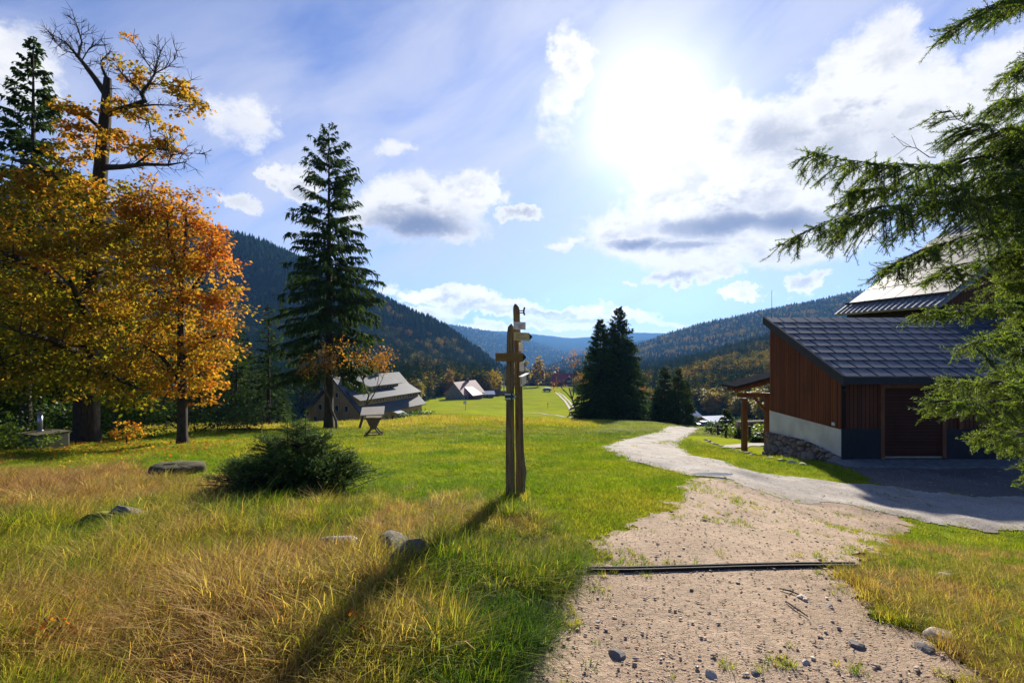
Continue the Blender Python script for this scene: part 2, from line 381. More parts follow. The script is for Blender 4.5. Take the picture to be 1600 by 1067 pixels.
def planks(name, c1, c2, w=.14, axis=0, rough=.7, groove=.012):
    """boards: noise per board, dark joints; axis = coordinate across the boards"""
    m, nt = mat_new(name)
    tc = node(nt, 'ShaderNodeTexCoord').outputs['Object']
    s = node(nt, 'ShaderNodeSeparateXYZ', {0: tc})
    x = M_(nt, 'DIVIDE', s.outputs[axis], w)
    cell = M_(nt, 'FLOOR', x); fr = M_(nt, 'FRACT', x)
    wn = node(nt, 'ShaderNodeTexWhiteNoise', {'W': cell}, noise_dimensions='1D').outputs['Value']
    st = [26.0, 26.0, 26.0]
    st[2 if axis != 2 else 0] = 1.6
    n = NOISE(nt, VM(nt, 'ADD', VM(nt, 'MULTIPLY', tc, tuple(st)), (3.1, 0, 0)), 1.0, 6, .6)
    c = MIX(nt, SS(nt, M_(nt, 'ADD', M_(nt, 'MULTIPLY', n, .65), M_(nt, 'MULTIPLY', wn, .5)), .3, .8), c1, c2)
    c = MIX(nt, M_(nt, 'MULTIPLY', SS(nt, NOISE(nt, VM(nt, 'MULTIPLY', tc, (1, 1, .35)), 1.9, 6, .7), .45, .7), .45), c, tuple(v*.45 for v in c1))
    edge = M_(nt, 'LESS_THAN', M_(nt, 'ABSOLUTE', M_(nt, 'SUBTRACT', fr, .5)), .5-groove/w)
    c = MIX(nt, edge, tuple(v*.12 for v in c1), c)
    b = node(nt, 'ShaderNodeBsdfPrincipled', {'Base Color': c, 'Roughness': rough, 'Specular IOR Level': .25})
    bp = node(nt, 'ShaderNodeBump', {'Height': M_(nt, 'ADD', edge, M_(nt, 'MULTIPLY', n, .15)), 'Strength': 1.0, 'Distance': .012}); nt.links.new(bp.outputs[0], b.inputs['Normal'])
    finish(nt, b); return m

mt = {}
mt['ground'] = ground_mat()
mt['dirt'] = dirt_mat('path_dirt', (.34, .235, .15), (.47, .335, .22), (.23, .16, .10))
mt['road'] = dirt_mat('road_gravel', (.33, .275, .22), (.46, .41, .35), (.22, .175, .135))
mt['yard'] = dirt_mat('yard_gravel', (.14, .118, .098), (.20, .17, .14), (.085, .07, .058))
mt['bark'] = simple('bark', (.055, .043, .032), (.018, .014, .011), 5, .95, .03, 14, stretch=(3,3,.7))
mt['bark_g'] = simple('grey_bark', (.13, .11, .09), (.05, .042, .034), 6, .95, .02, 16, stretch=(3,3,.8))
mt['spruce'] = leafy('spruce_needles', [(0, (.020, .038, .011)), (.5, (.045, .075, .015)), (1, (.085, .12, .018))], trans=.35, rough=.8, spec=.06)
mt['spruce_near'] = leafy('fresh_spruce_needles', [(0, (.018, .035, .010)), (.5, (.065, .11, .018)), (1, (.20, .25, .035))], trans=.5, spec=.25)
mt['maple'] = leafy('autumn_leaves', [(0, (.05, .075, .008)), (.25, (.17, .16, .012)), (.5, (.34, .205, .022)), (.75, (.44, .18, .022)), (1, (.42, .10, .018))], trans=.62, rough=.7, spec=.1)
mt['birch'] = leafy('yellow_leaves', [(0, (.06, .08, .01)), (.4, (.22, .17, .015)), (.7, (.34, .21, .02)), (1, (.30, .12, .02))], trans=.45)
mt['bush'] = leafy('green_leaves', [(0, (.03, .06, .01)), (.5, (.08, .14, .015)), (1, (.19, .24, .03))], trans=.4)
mt['grass_i'] = leafy('grass_blades', [(0, (.028, .075, .008)), (.25, (.12, .21, .010)), (.45, (.28, .29, .025)), (.62, (.38, .31, .055)), (.8, (.46, .33, .12)), (.92, (.42, .27, .12)), (1, (.38, .17, .05))], inst=True, trans=.5, rough=.7, spec=.12)
mt['forest_i'] = leafy('wood_foliage', [(0, (.010, .026, .012)), (.3, (.022, .046, .015)), (.45, (.034, .058, .015)), (.6, (.14, .13, .015)), (.8, (.32, .21, .02)), (1, (.28, .10, .02))], inst=True, trans=.25, rough=1.0, spec=.0)

# ------------------------------------------------------------------ zones
def FOREDGE(u):
    return np.interp(u, [-1.3,-.58,-.46,-.42,-.3,-.2,-.14,-.04,-.03,.12,.13,.25,.3,.38,.5,.65,1.3],
                        [75,75,95,175,178,190,268,272,432,432,300,235,215,205,165,150,120])
def pin(poly, x, y):
    poly = np.asarray(poly); c = np.zeros(np.shape(x), bool); j = len(poly)-1
    for i in range(len(poly)):
        xi, yi = poly[i]; xj, yj = poly[j]
        t = ((yi > y) != (yj > y)) & (x < (xj-xi)*(y-yi)/((yj-yi)+1e-12)+xi); c ^= t; j = i
    return c
def P2(l, **k): return np.array([hit(x, y, **k) for x, y in l])
PATHP = P2([(800,1180),(812,1067),(838,985),(875,935),(925,885),(940,848),(1005,815),(1050,785),(1082,748),(1100,738),(1200,755),(1300,775),(1400,800),(1425,822),(1385,850),(1345,880),(1335,925),(1385,965),(1445,1015),(1490,1067),(1560,1180)], y0=1.2)
PATHP = np.vstack([PATHP, [[1.3, .6], [1.0, -8], [-1.0, -8], [-.02, .6]]])
ROADP = P2([(1042,667),(985,684),(943,696),(948,706),(1000,724),(1080,745),(1180,766),(1300,788),(1420,813),(1540,828),(1660,838),(1800,850),(1800,785),(1600,776),(1420,768),(1300,752),(1230,744),(1150,730),(1090,713),(1062,697),(1075,683),(1097,669)])
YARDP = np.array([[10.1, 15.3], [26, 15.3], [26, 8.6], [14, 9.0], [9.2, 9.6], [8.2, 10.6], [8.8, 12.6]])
def warp(x, y, a=.12, f=3.0, s=0): return x+(fbm(x*f, y*f, 31+s)-.5)*a*2, y+(fbm(x*f, y*f, 57+s)-.5)*a*2
def inpath(x, y):
    a, b = warp(x, y, .26, 2.2); a, b = a+(fbm(x*9, y*9, 88)-.5)*.30, b+(fbm(x*9, y*9, 89)-.5)*.30
    return pin(PATHP, a, b)
def inroad(x, y):
    a, b = warp(x, y, .3, 1.6, 5); a, b = a+(fbm(x*7, y*7, 98)-.5)*.2, b+(fbm(x*7, y*7, 99)-.5)*.2
    return pin(ROADP, a, b)
def inyard(x, y): return pin(YARDP, *warp(x, y, .3, 1.5, 9))
def in_garage(x, y): return (x > 10.0) & (y > 15.2) & (y < 36) & (x < 28)

# ------------------------------------------------------------------ terrain mesh
def terrain():
    th = np.concatenate([np.linspace(-math.pi, -1.0, 70)[:-1], np.linspace(-1.0, 1.0, 460), np.linspace(1.0, math.pi, 70)[1:]])
    r = np.concatenate([[0.02], np.exp(np.linspace(math.log(.5), math.log(7350), 620))])
    TH, RR = np.meshgrid(th, r, indexing='ij'); X = RR*np.sin(TH); Y = RR*np.cos(TH)
    Z = gz(X, Y)
    na, nr = X.shape; idx = np.arange(na*nr).reshape(na, nr)
    F = np.stack([idx[:-1, :-1], idx[:-1, 1:], idx[1:, 1:], idx[1:, :-1]], -1).reshape(-1, 4)[:, ::-1]
    u = np.where(Y > .1, X/np.maximum(Y, .1), np.sign(X)*1.3); u = np.clip(u, -1.3, 1.3)
    wood = sstep(RR*np.cos(np.clip(TH, -.9, .9)), FOREDGE(u)-8, FOREDGE(u)+10)
    tall = tallzone(X, Y)*(1-sstep(RR, 16, 30))
    dry = np.maximum(drystrip(X, Y), sstep(fbm(X/5, Y/5, 77), .52, .72)*.55)
    np_mesh('ground', np.stack([X, Y, Z], -1).reshape(-1, 3), F, mt['ground'], smooth=True,
            attrs={'wood': wood.ravel(), 'tall': tall.ravel(), 'dry': dry.ravel()})['kind'] = 'structure'
def tallzone(X, Y):
    """1 where the grass stands uncut (left foreground and the banks)"""
    u = X/np.maximum(Y, .3)
    edge = np.interp(u, [-1.3,-.75,-.5,-.3,-.15,0,.1,.2,.3,.5,.62,.7,1.3], [13.5,12,9.8,7.2,6.4,5.7,4.9,3.6,3,3,4.3,5.6,5.6])
    t = 1-sstep(Y+(fbm(X*.8, Y*.8, 41)-.5)*3.0, edge-.5, edge+.6)
    sh = (1-sstep(u, -.62, -.5))*sstep(Y, 15, 19)*(1-sstep(Y, 30, 40))
    return np.maximum(t, sh*.8)
def drystrip(X, Y):
    u = X/np.maximum(Y, .3)
    c = 50+(fbm(X/9, Y/9, 15)-.5)*14
    s = np.exp(-((Y-c)/9.0)**2)*sstep(u, -.42, -.3)*(1-sstep(u, .1, .2))
    s2 = np.exp(-((Y-44)/10.0)**2)*(1-sstep(u, -.5, -.35))
    s3 = .8*np.exp(-((u+.45)/.10)**2)*np.exp(-((Y-17)/3.5)**2)
    return np.clip(np.maximum(np.maximum(s, s2*.9), s3)*(.6+fbm(X, Y/3, 19)*.8), 0, 1)
terrain()

def sheet(name, fn, lift, mat, u0, u1, y0, y1, nu, ny, bump=.0):
    us = np.linspace(u0, u1, nu); ys = np.exp(np.linspace(math.log(y0), math.log(y1), ny))
    U, Y = np.meshgrid(us, ys, indexing='ij'); X = U*Y
    Z = gz(X, Y)+lift+(fbm(X*9, Y*9, 71)-.5)*bump
    idx = np.arange(nu*ny).reshape(nu, ny)
    F = np.stack([idx[:-1, :-1], idx[1:, :-1], idx[1:, 1:], idx[:-1, 1:]], -1).reshape(-1, 4)
    ok = fn(X, Y).ravel(); F = F[ok[F].all(1)]
    used = np.unique(F); re = np.zeros(nu*ny, int); re[used] = np.arange(len(used))
    V = np.stack([X, Y, Z], -1).reshape(-1, 3)[used]
    o = np_mesh(name, V, re[F], mat, smooth=True); o['kind'] = 'structure'; return o
sheet('path', inpath, .010, mt['dirt'], -.2, 1.6, .9, 12, 760, 520, .010)
sheet('road', inroad, .016, mt['road'], .1, 1.6, 5.5, 60, 700, 520, .010)
sheet('yard', inyard, .013, mt['yard'], .45, 2.2, 8, 16, 300, 160, .01)

# ------------------------------------------------------------------ grass tufts
def tuft(name, n, h, rad, w, lean, seed, seg=3, flat=0.0):
    g = np.random.default_rng(seed); V = []; F = []; A = []
    for i in range(n):
        a = g.uniform(0, 6.283); rr = rad*math.sqrt(g.uniform()); bx, by = rr*math.cos(a), rr*math.sin(a)
        d = a+g.normal(0, .9); H = h*g.uniform(.45, 1.1); L = lean*g.uniform(.2, 1.2)*H; ww = w*g.uniform(.6, 1.2)
        pa = d+math.pi/2; b = len(V); var = g.uniform()
        for k in range(seg+1):
            t = k/seg; x = bx+math.cos(d)*L*t**1.8; y = by+math.sin(d)*L*t**1.8; z = H*(t-.35*min(lean, 1.4)*t**2.4*g.uniform(.6, 1))
            wk = ww*(1-t**1.6)*.5+.0006
            V += [(x-math.cos(pa)*wk, y-math.sin(pa)*wk, z-.01), (x+math.cos(pa)*wk, y+math.sin(pa)*wk, z-.01)]; A += [var, var]
        F += [(b+2*k, b+2*k+1, b+2*k+3, b+2*k+2) for k in range(seg)]
    return np_mesh(name, V, F, mt['grass_i'], attrs={'var': A}, linkit=False)
def instancer(name, objs, pts, rot, scl, idx, tint, label, cat):
    coll = bpy.data.collections.new(name+'_sources')
    for o in objs: coll.objects.link(o)
    me = bpy.data.meshes.new(name); n = len(pts)
    me.vertices.add(n); me.vertices.foreach_set('co', np.asarray(pts, np.float32).ravel())
    for k, t, v, f in (('rot', 'FLOAT_VECTOR', rot, 'vector'), ('scl', 'FLOAT_VECTOR', scl, 'vector'), ('idx', 'INT', idx, 'value'), ('tint', 'FLOAT', tint, 'value')):
        a = me.attributes.new(k, t, 'POINT'); a.data.foreach_set(f, np.asarray(v, np.int32 if t == 'INT' else np.float32).ravel())
    o = link(bpy.data.objects.new(name, me)); tag(o, label, cat, kind='stuff')
    nt = bpy.data.node_groups.new(name, 'GeometryNodeTree')
    nt.interface.new_socket(name='Geometry', in_out='INPUT', socket_type='NodeSocketGeometry')
    nt.interface.new_socket(name='Geometry', in_out='OUTPUT', socket_type='NodeSocketGeometry')
    gi = nt.nodes.new('NodeGroupInput'); go = nt.nodes.new('NodeGroupOutput')
    ci = nt.nodes.new('GeometryNodeCollectionInfo'); ci.inputs['Collection'].default_value = coll
    ci.inputs['Separate Children'].default_value = True; ci.inputs['Reset Children'].default_value = True
    ip = nt.nodes.new('GeometryNodeInstanceOnPoints'); ip.inputs['Pick Instance'].default_value = True
    def na(nm, t):
        q = nt.nodes.new('GeometryNodeInputNamedAttribute'); q.data_type = t; q.inputs['Name'].default_value = nm; return q.outputs['Attribute']
    L = nt.links.new
    L(gi.outputs[0], ip.inputs['Points']); L(ci.outputs[0], ip.inputs['Instance'])
    L(na('idx', 'INT'), ip.inputs['Instance Index']); L(na('scl', 'FLOAT_VECTOR'), ip.inputs['Scale'])
    L(na('rot', 'FLOAT_VECTOR'), ip.inputs['Rotation']); L(ip.outputs[0], go.inputs[0])
    md = o.modifiers.new('scatter', 'NODES'); md.node_group = nt
    return o
def scatter(n, u0, u1, y0, y1, power=0.0):
    """more per square metre near the camera; power 0: even per log distance"""
    u = rng.uniform(u0, u1, n); Y = np.exp(rng.uniform(math.log(y0), math.log(y1), n))
    return u*Y, Y
OBST = []     # (x, y, radius) kept free of grass
def free(x, y):
    k = ~(inroad(x, y) | inyard(x, y) | in_garage(x, y))
    for ox, oy, r in OBST: k &= np.hypot(x-ox, y-oy) > r
    return k
_a, _b = hit(918, 894), hit(1338, 887)
DRAIN = [Vector((*_a, 0)), Vector((*_b, 0))]

def grass():
    T_ = [tuft('grass_tuft', 38, .24, .10, .0052, .9, 1), tuft('grass_tuft', 40, .17, .12, .0045, 1.4, 2), tuft('grass_tuft', 26, .28, .09, .0040, .9, 3),
          tuft('grass_tuft', 44, .14, .13, .0052, 1.6, 4), tuft('grass_tuft', 30, .22, .11, .0038, 1.5, 5)]
    # tall rough grass
    x, y = scatter(52000, -1.35, 1.5, 1.3, 15)
    t = tallzone(x, y); rb = (x/np.maximum(y, .3) > .5)
    k = free(x, y) & (rng.uniform(size=len(x)) < t*np.where(rb, .75, 1)) & ~inpath(x, y) & (np.hypot(x, y) > 1.1)
    x, y = x[k], y[k]; n = len(x); z = gz(x, y)
    big = fbm(x*.45, y*.45, 101); fine = fbm(x*2.2, y*2.2, 111)
    u = x/y
    tint = .60+(big-.5)*.8+(fine-.5)*1.0+rng.normal(0, .17, n)-.10*sstep(u, -.45, -.05)*(1-sstep(y, 4.5, 6))*1.0
    tint = tint-.20*sstep(u, -.3, .1)*(y<5)+.22*sstep(-u, .3, .55)*sstep(y, 5, 7)+.34*sstep(u, .5, .7)+.12*sstep(-u, .6, .9)*sstep(y, 5, 8)
    tint = np.clip(tint, .06, .93)+.07*(rng.uniform(size=n) < .08)
    lump = fbm(x*1.3, y*1.3, 121)
    s = (.55+lump*.9)*rng.uniform(.7, 1.15, n)*np.where(y > 7, 1.05, 1)*(1-.45*sstep(u, .0, .25)*(u < .45))*(1-.5*sstep(u, .45, .6))
    s *= np.where(np.hypot(x, y) < 2.6, .72, 1.0)*np.where((u > -.35) & (y > 4), .7, 1.0)
    sc = np.stack([s*rng.uniform(.85, 1.3, n)*np.where(y > 7, 1.35, 1)]*2+[s], 1)
    rot = np.stack([rng.normal(0, .16, n), rng.normal(0, .16, n), rng.uniform(0, 6.28, n)], 1)
    instancer('rough_grass', T_, np.stack([x, y, z], 1), rot, sc, rng.integers(0, 5, n), tint, 'uncut rough autumn grass in straw, rust and green tufts', 'grass')
    # short green turf
    S_ = [tuft('turf_tuft', 60, .06, .16, .006, .8, 11, 2), tuft('turf_tuft', 60, .045, .18, .006, 1.1, 12, 2), tuft('turf_tuft', 50, .085, .15, .0065, .8, 13, 2)]
    x, y = scatter(56000, -1.3, 1.35, 3.0, 62)
    t = tallzone(x, y)
    k = free(x, y) & (rng.uniform(size=len(x)) > t*.9) & ~inpath(x, y) & (y < 66)
    x, y = x[k], y[k]; n = len(x); z = gz(x, y)
    d = drystrip(x, y)
    tint = .36+(fbm(x*.5, y*.5, 201)-.5)*.45+(fbm(x*3, y*3, 205)-.5)*.2+rng.normal(0, .05, n)+d*.28
    g = np.clip(y/11, .8, 4.2); s = rng.uniform(.75, 1.25, n)
    lum = fbm(x*.7, y*.7, 207); hz = s*np.clip(g, .8, 1.7)*(.55+lum*.9)*(1+d*3.0)
    sc = np.stack([s*g, s*g, hz], 1)
    rot = np.stack([rng.normal(0, .05, n), rng.normal(0, .05, n), rng.uniform(0, 6.28, n)], 1)
    instancer('meadow_grass', S_, np.stack([x, y, z], 1), rot, sc, rng.integers(0, 3, n), np.clip(tint, .08, .95), 'short bright green meadow grass running down to the valley', 'grass')
    # weeds creeping over path edges and in the dirt
    x, y = scatter(26000, -.05, 1.25, 1.8, 12)
    m = fbm(x*1.6, y*1.6, 301)
    dl = np.abs(y-np.interp(x, [DRAIN[0].x, DRAIN[1].x], [DRAIN[0].y+.1, DRAIN[1].y+.1]))
    near_edge = ~pin(PATHP, *warp(x-.35, y, .3, 2.2)) | ~pin(PATHP, *warp(x+.4, y+.1, .3, 2.2))
    far = (y > 5.4)
    pr = np.where(near_edge, .42*sstep(m, .4, .65), .0)+np.where(far, .6*sstep(m, .45, .7), 0)+np.where(dl < .09, .35*sstep(m, .5, .62), 0)+.30*sstep(fbm(x*2.3, y*2.3, 333), .72, .8)
    k = inpath(x, y) & (rng.uniform(size=len(x)) < pr) & ~inroad(x, y)
    x, y = x[k], y[k]
    x2, y2 = scatter(30000, .15, 1.2, 6, 45); e = inroad(x2, y2) & (~inroad(x2+.28, y2+.1) | ~inroad(x2-.28, y2-.1) | ~inroad(x2, y2-.3) | (fbm(x2*.8, y2*.8, 345) > .66)) & (rng.uniform(size=len(x2)) < .5*sstep(fbm(x2*1.8, y2*1.8, 347), .4, .65))
    mid = np.array([hit(a_, b_) for a_, b_ in ((1112,671),(1098,677),(1084,683),(1062,689),(1035,694))]); t_ = np.linspace(0, 1, 60); mx, my = np.interp(t_, np.linspace(0, 1, 5), mid[:, 0]), np.interp(t_, np.linspace(0, 1, 5), mid[:, 1])
    dm = np.min(np.hypot(x2[:, None]-mx, y2[:, None]-my), 1); e |= inroad(x2, y2) & (dm < .45) & (rng.uniform(size=len(x2)) < .6)
    x = np.concatenate([x, x2[e]]); y = np.concatenate([y, y2[e]]); n = len(x)
    s = rng.uniform(.45, 1.1, n)*np.clip(y/8, 1, 2.2); sc = np.stack([s*.55, s*.55, s*.62], 1)
    tint = np.clip(rng.normal(.38, .12, n), .1, .9)
    rot = np.stack([rng.normal(0, .15, n), rng.normal(0, .15, n), rng.uniform(0, 6.28, n)], 1)
    instancer('path_weeds', [tuft('weed_tuft', 26, .07, .07, .005, 1.2, 21, 2), tuft('weed_tuft', 18, .10, .05, .005, .9, 22, 2)], np.stack([x, y, gz(x, y)+.014], 1), rot, sc,
              rng.integers(0, 2, n), tint, 'sparse green weeds creeping over the dirt path edges', 'weeds')

# ------------------------------------------------------------------ trees
def segs_mesh(name, S, mat, parent, n=6, linkit=True):
    """S: list of (p0, p1, r0, r1)"""
    P0 = np.array([s[0] for s in S]); P1 = np.array([s[1] for s in S]); R0 = np.array([s[2] for s in S]); R1 = np.array([s[3] for s in S])
    D = P1-P0; L = np.linalg.norm(D, axis=1, keepdims=True)+1e-9; D = D/L
    P1 = P1+D*(R1[:, None]*.5)
    up = np.where(np.abs(D[:, 2:3]) < .9, [[0, 0, 1.]], [[1., 0, 0]]); X = np.cross(D, up); X /= np.linalg.norm(X, axis=1, keepdims=True); Yv = np.cross(D, X)
    a = np.arange(n)*2*math.pi/n; ca = np.cos(a)[None, :, None]; sa = np.sin(a)[None, :, None]
    ring = X[:, None]*ca+Yv[:, None]*sa
    A = P0[:, None]+ring*R0[:, None, None]; B = P1[:, None]+ring*R1[:, None, None]
    V = np.concatenate([A, B], 1).reshape(-1, 3); m = len(S)
    b = (np.arange(m)*2*n)[:, None]; k = np.arange(n)[None]; k2 = (k+1) % n
    F = np.stack([b+k, b+k2, b+n+k2, b+n+k], -1).reshape(-1, 4)
    return np_mesh(name, V, F, mat, parent, smooth=True, linkit=linkit)
def cards(c, d, w, L, W, droop, g):
    """leaf shapes: centre-start c, direction d, side w, length L, width W -> kite of two quads bent by droop"""
    c = np.asarray(c); n = len(c); L = L[:, None]; W = W[:, None]
    mid = c+d*L*.5; tip = c+d*L; mid2 = mid-np.array([[0, 0, 1.]])*droop[:, None]*L*.15; tip = tip-np.array([[0, 0, 1.]])*droop[:, None]*L*.5
    V = np.stack([c, mid2-w*W*.5, tip, mid2+w*W*.5], 1).reshape(-1, 3)
    F = np.arange(n*4).reshape(n, 4); return V, F
def unit(a): return a/(np.linalg.norm(a, axis=-1, keepdims=True)+1e-9)

def broadleaf(name, loc, label, cat, H, ells, nclump, nleaf, leaf, tintf, seed, mat, bark='bark', trunk=None, limbs=(), group=None, trunk_r=.3, spread=.9, twig=.02, rz=0):
    """ells: crown lobes (cx,cy,cz,rx,ry,rz) in tree space; leaves sit in flat sprays at the ends of limbs"""
    g = np.random.default_rng(seed); root = thing(name, loc, label, cat, group, rz)
    trunk = trunk or [(0, 0, -.3, trunk_r*1.35), (0, 0, .5, trunk_r), (g.normal(0, .1), 0, H*.3, trunk_r*.8), (g.normal(0, .2), g.normal(0, .2), H*.55, trunk_r*.55), (g.normal(0, .3), g.normal(0, .3), H*.85, trunk_r*.15)]
    S = []
    def line(pts):
        for a, b in zip(pts[:-1], pts[1:]): S.append((a[:3], b[:3], a[3], b[3]))
    line(trunk)
    for l in limbs: line(l)
    nodes = []
    for l in [trunk]+list(limbs):
        for a, b in zip(l[:-1], l[1:]):
            for t in np.linspace(0, 1, 5): nodes.append([a[i]*(1-t)+b[i]*t for i in range(4)])
    nodes = np.array(nodes)
    vol = np.array([e[3]*e[4]*e[5] for e in ells])**.67; ch = g.choice(len(ells), nclump, p=vol/vol.sum())
    E = np.array(ells)[ch]
    d = unit(g.normal(size=(nclump, 3))); rr = g.uniform(.25, 1, nclump)**.45
    cc = E[:, :3]+d*E[:, 3:]*rr[:, None]*g.uniform(.88, 1.1, (nclump, 1))
    cc = np.where(g.uniform(size=(nclump, 1)) < .08, E[:, :3]+d*E[:, 3:]*g.uniform(1.05, 1.28, (nclump, 1)), cc); out = d
    V = []; T_ = []
    lv = []
    for i in range(nclump):
        p = cc[i]
        dist = np.linalg.norm(nodes[:, :3]-p, axis=1)+np.maximum(nodes[:, 2]-p[2]+.08, 0)*1.2
        q = nodes[np.argmin(dist)]
        if q[3] > 0.006:
            r0 = min(q[3]*.6, .025+.014*np.linalg.norm(q[:3]-p)); m1 = (q[:3]*.55+p*.45)+g.normal(0, .10, 3)*np.linalg.norm(q[:3]-p)*.6; m1[2] += .1*np.linalg.norm(q[:3]-p)
            S.append((q[:3], m1, r0, r0*.6)); S.append((m1, p, r0*.6, twig*.4))
            nodes = np.vstack([nodes, [[*((q[:3]+m1)/2), r0*.7]], [[*m1, r0*.6]], [[*((m1+p)/2), r0*.4]]])
    k = np.repeat(np.arange(nclump), nleaf)
    n = len(k); sp = spread*g.uniform(.55, 1.25, nclump)[k]
    off = g.normal(size=(n, 3))*[1, 1, .33]; off = off/np.maximum(np.linalg.norm(off, axis=1, keepdims=True), .8)
    c = cc[k]+off*sp[:, None]*g.uniform(.2, 1.0, (n, 1))
    c[:, 2] -= np.hypot(off[:, 0], off[:, 1])*sp*.22
    d2 = unit(off*[1, 1, .4]+g.normal(0, .6, (n, 3))); w = unit(np.cross(d2, g.normal(0, .7, (n, 3))+[0, 0, 1.2]))
    L = leaf*g.uniform(.6, 1.25, n)
    V, F = cards(c, d2, w, L, L*.8, g.uniform(0, 1, n), g)
    ct = g.normal(0, .09, nclump)[k]
    tint = np.clip(tintf(c)+ct+g.normal(0, .10, n), 0, 1)
    segs_mesh('trunk', S, mt[bark], root)
    np_mesh('crown', V, F, mat, root, attrs={'tint': np.repeat(tint, 4)})
    return root

def spruce(name, loc, label, cat, H, Rb, seed, whorls=40, per=6, h0=.04, tw=16, fol=1.0, droop=1.0, group=None, mat=None, bark='bark', low=None, prof=.85, gap=.0, rz=0, cardw=.16, linkit=True, tintb=.4):
    g = np.random.default_rng(seed); root = thing(name, loc, label, cat, group, rz) if linkit else None
    tr = H*.013+.03
    S = [((0, 0, -.4), (0, 0, H*.04), tr*1.5, tr*1.05), ((0, 0, H*.04), (0, 0, H*.5), tr*1.05, tr*.6), ((0, 0, H*.5), (0, 0, H), tr*.6, .015)]
    VV = []; TT = []; nb = 0
    for i in range(whorls):
        f = h0+(1-h0)*(max(0, i+g.uniform(-.3, .3))/whorls)**.92; f = min(max(f, h0), .985)
        for j in range(per if f < .85 else max(3, per-2)):
            a = g.uniform(0, 6.283); z0 = f*H+g.normal(0, .012)*H
            L = Rb*max(1-f, .01)**prof*g.uniform(.68, 1.12)+.10*Rb*.25
            if low is not None and f < low[0]: L *= low[1]+(1-low[1])*f/low[0]
            if g.uniform() < gap: continue
            up0 = np.interp(f, [0, .35, .7, 1], [-.10, .02, .30, .9])+g.normal(0, .07)
            dr = np.interp(f, [0, .4, 1], [.42, .36, .05])*droop*g.uniform(.7, 1.25)
            t = np.linspace(0, 1, 6); rad = L*t; zz = z0+L*(up0*t-dr*t**1.6+.22*dr*np.maximum(t-.6, 0)*2.5)
            dx, dy = math.cos(a), math.sin(a); pts = np.stack([rad*dx, rad*dy, zz], 1)
            br = max(.012, .011*L)
            for k in range(0, 5): S.append((pts[k], pts[k+1], br*(1-k*.17), br*(1-(k+1)*.17)))
            m = max(5, int(tw*(.35+L/Rb)*fol)); tt = g.uniform(.12 if f > .3 else .22, 1.0, m)**.8; tt[0] = 1
            base = np.stack([np.interp(tt, t, pts[:, q]) for q in range(3)], 1)
            side = g.choice([-1, 1], m); sw = g.uniform(.5, 1.15, m)*side; sw[0] = 0
            dirx = dx*np.cos(sw)-dy*np.sin(sw); diry = dx*np.sin(sw)+dy*np.cos(sw)
            ln = (.18+.34*L*(1-tt*.72))*g.uniform(.6, 1.15, m)*.62+.12
            d = unit(np.stack([dirx, diry, g.normal(-.18, .16, m)-.25*droop*(f < .7)], 1))
            w = unit(np.cross(d, np.array([0, 0, 1.])+g.normal(0, .35, (m, 3))))
            W = cardw*(.7+.5*L/Rb)*g.uniform(.6, 1.2, m)*max(.55, Rb/4)
            V, _ = cards(base, d, w, ln, W, g.uniform(.2, 1.0, m)*droop, g); VV.append(V)
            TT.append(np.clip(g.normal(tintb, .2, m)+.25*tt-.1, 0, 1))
            # hanging twigs below the limb
            m2 = int(m*.75); q = g.integers(0, m, m2); s0 = base[q]+d[q]*ln[q, None]*g.uniform(.1, .8, (m2, 1))
            dd = unit(np.stack([g.normal(0, .35, m2)+d[q, 0]*.4, g.normal(0, .35, m2)+d[q, 1]*.4, -np.ones(m2)*g.uniform(.5, 1.1)], 1))
            w2 = unit(np.cross(dd, g.normal(0, 1, (m2, 3))))
            V, _ = cards(s0, dd, w2, (.10+.055*L)*g.uniform(.6, 1.6, m2)*max(1, Rb/3), W[q]*.55, np.zeros(m2), g); VV.append(V)
            TT.append(np.clip(g.normal(tintb-.1, .15, m2), 0, 1))
    V = np.concatenate(VV); T_ = np.concatenate(TT); F = np.arange(len(V)).reshape(-1, 4)
    if not linkit: return V, F, T_
    segs_mesh('trunk', S, mt[bark], root, 6)
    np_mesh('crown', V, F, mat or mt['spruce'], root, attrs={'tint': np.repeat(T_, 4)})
    return root

def P_(x, y, Y, base):      # picture point at distance Y in the space of a tree whose base is base
    v = at(x, y, Y)-base; return (v.x, v.y, v.z)

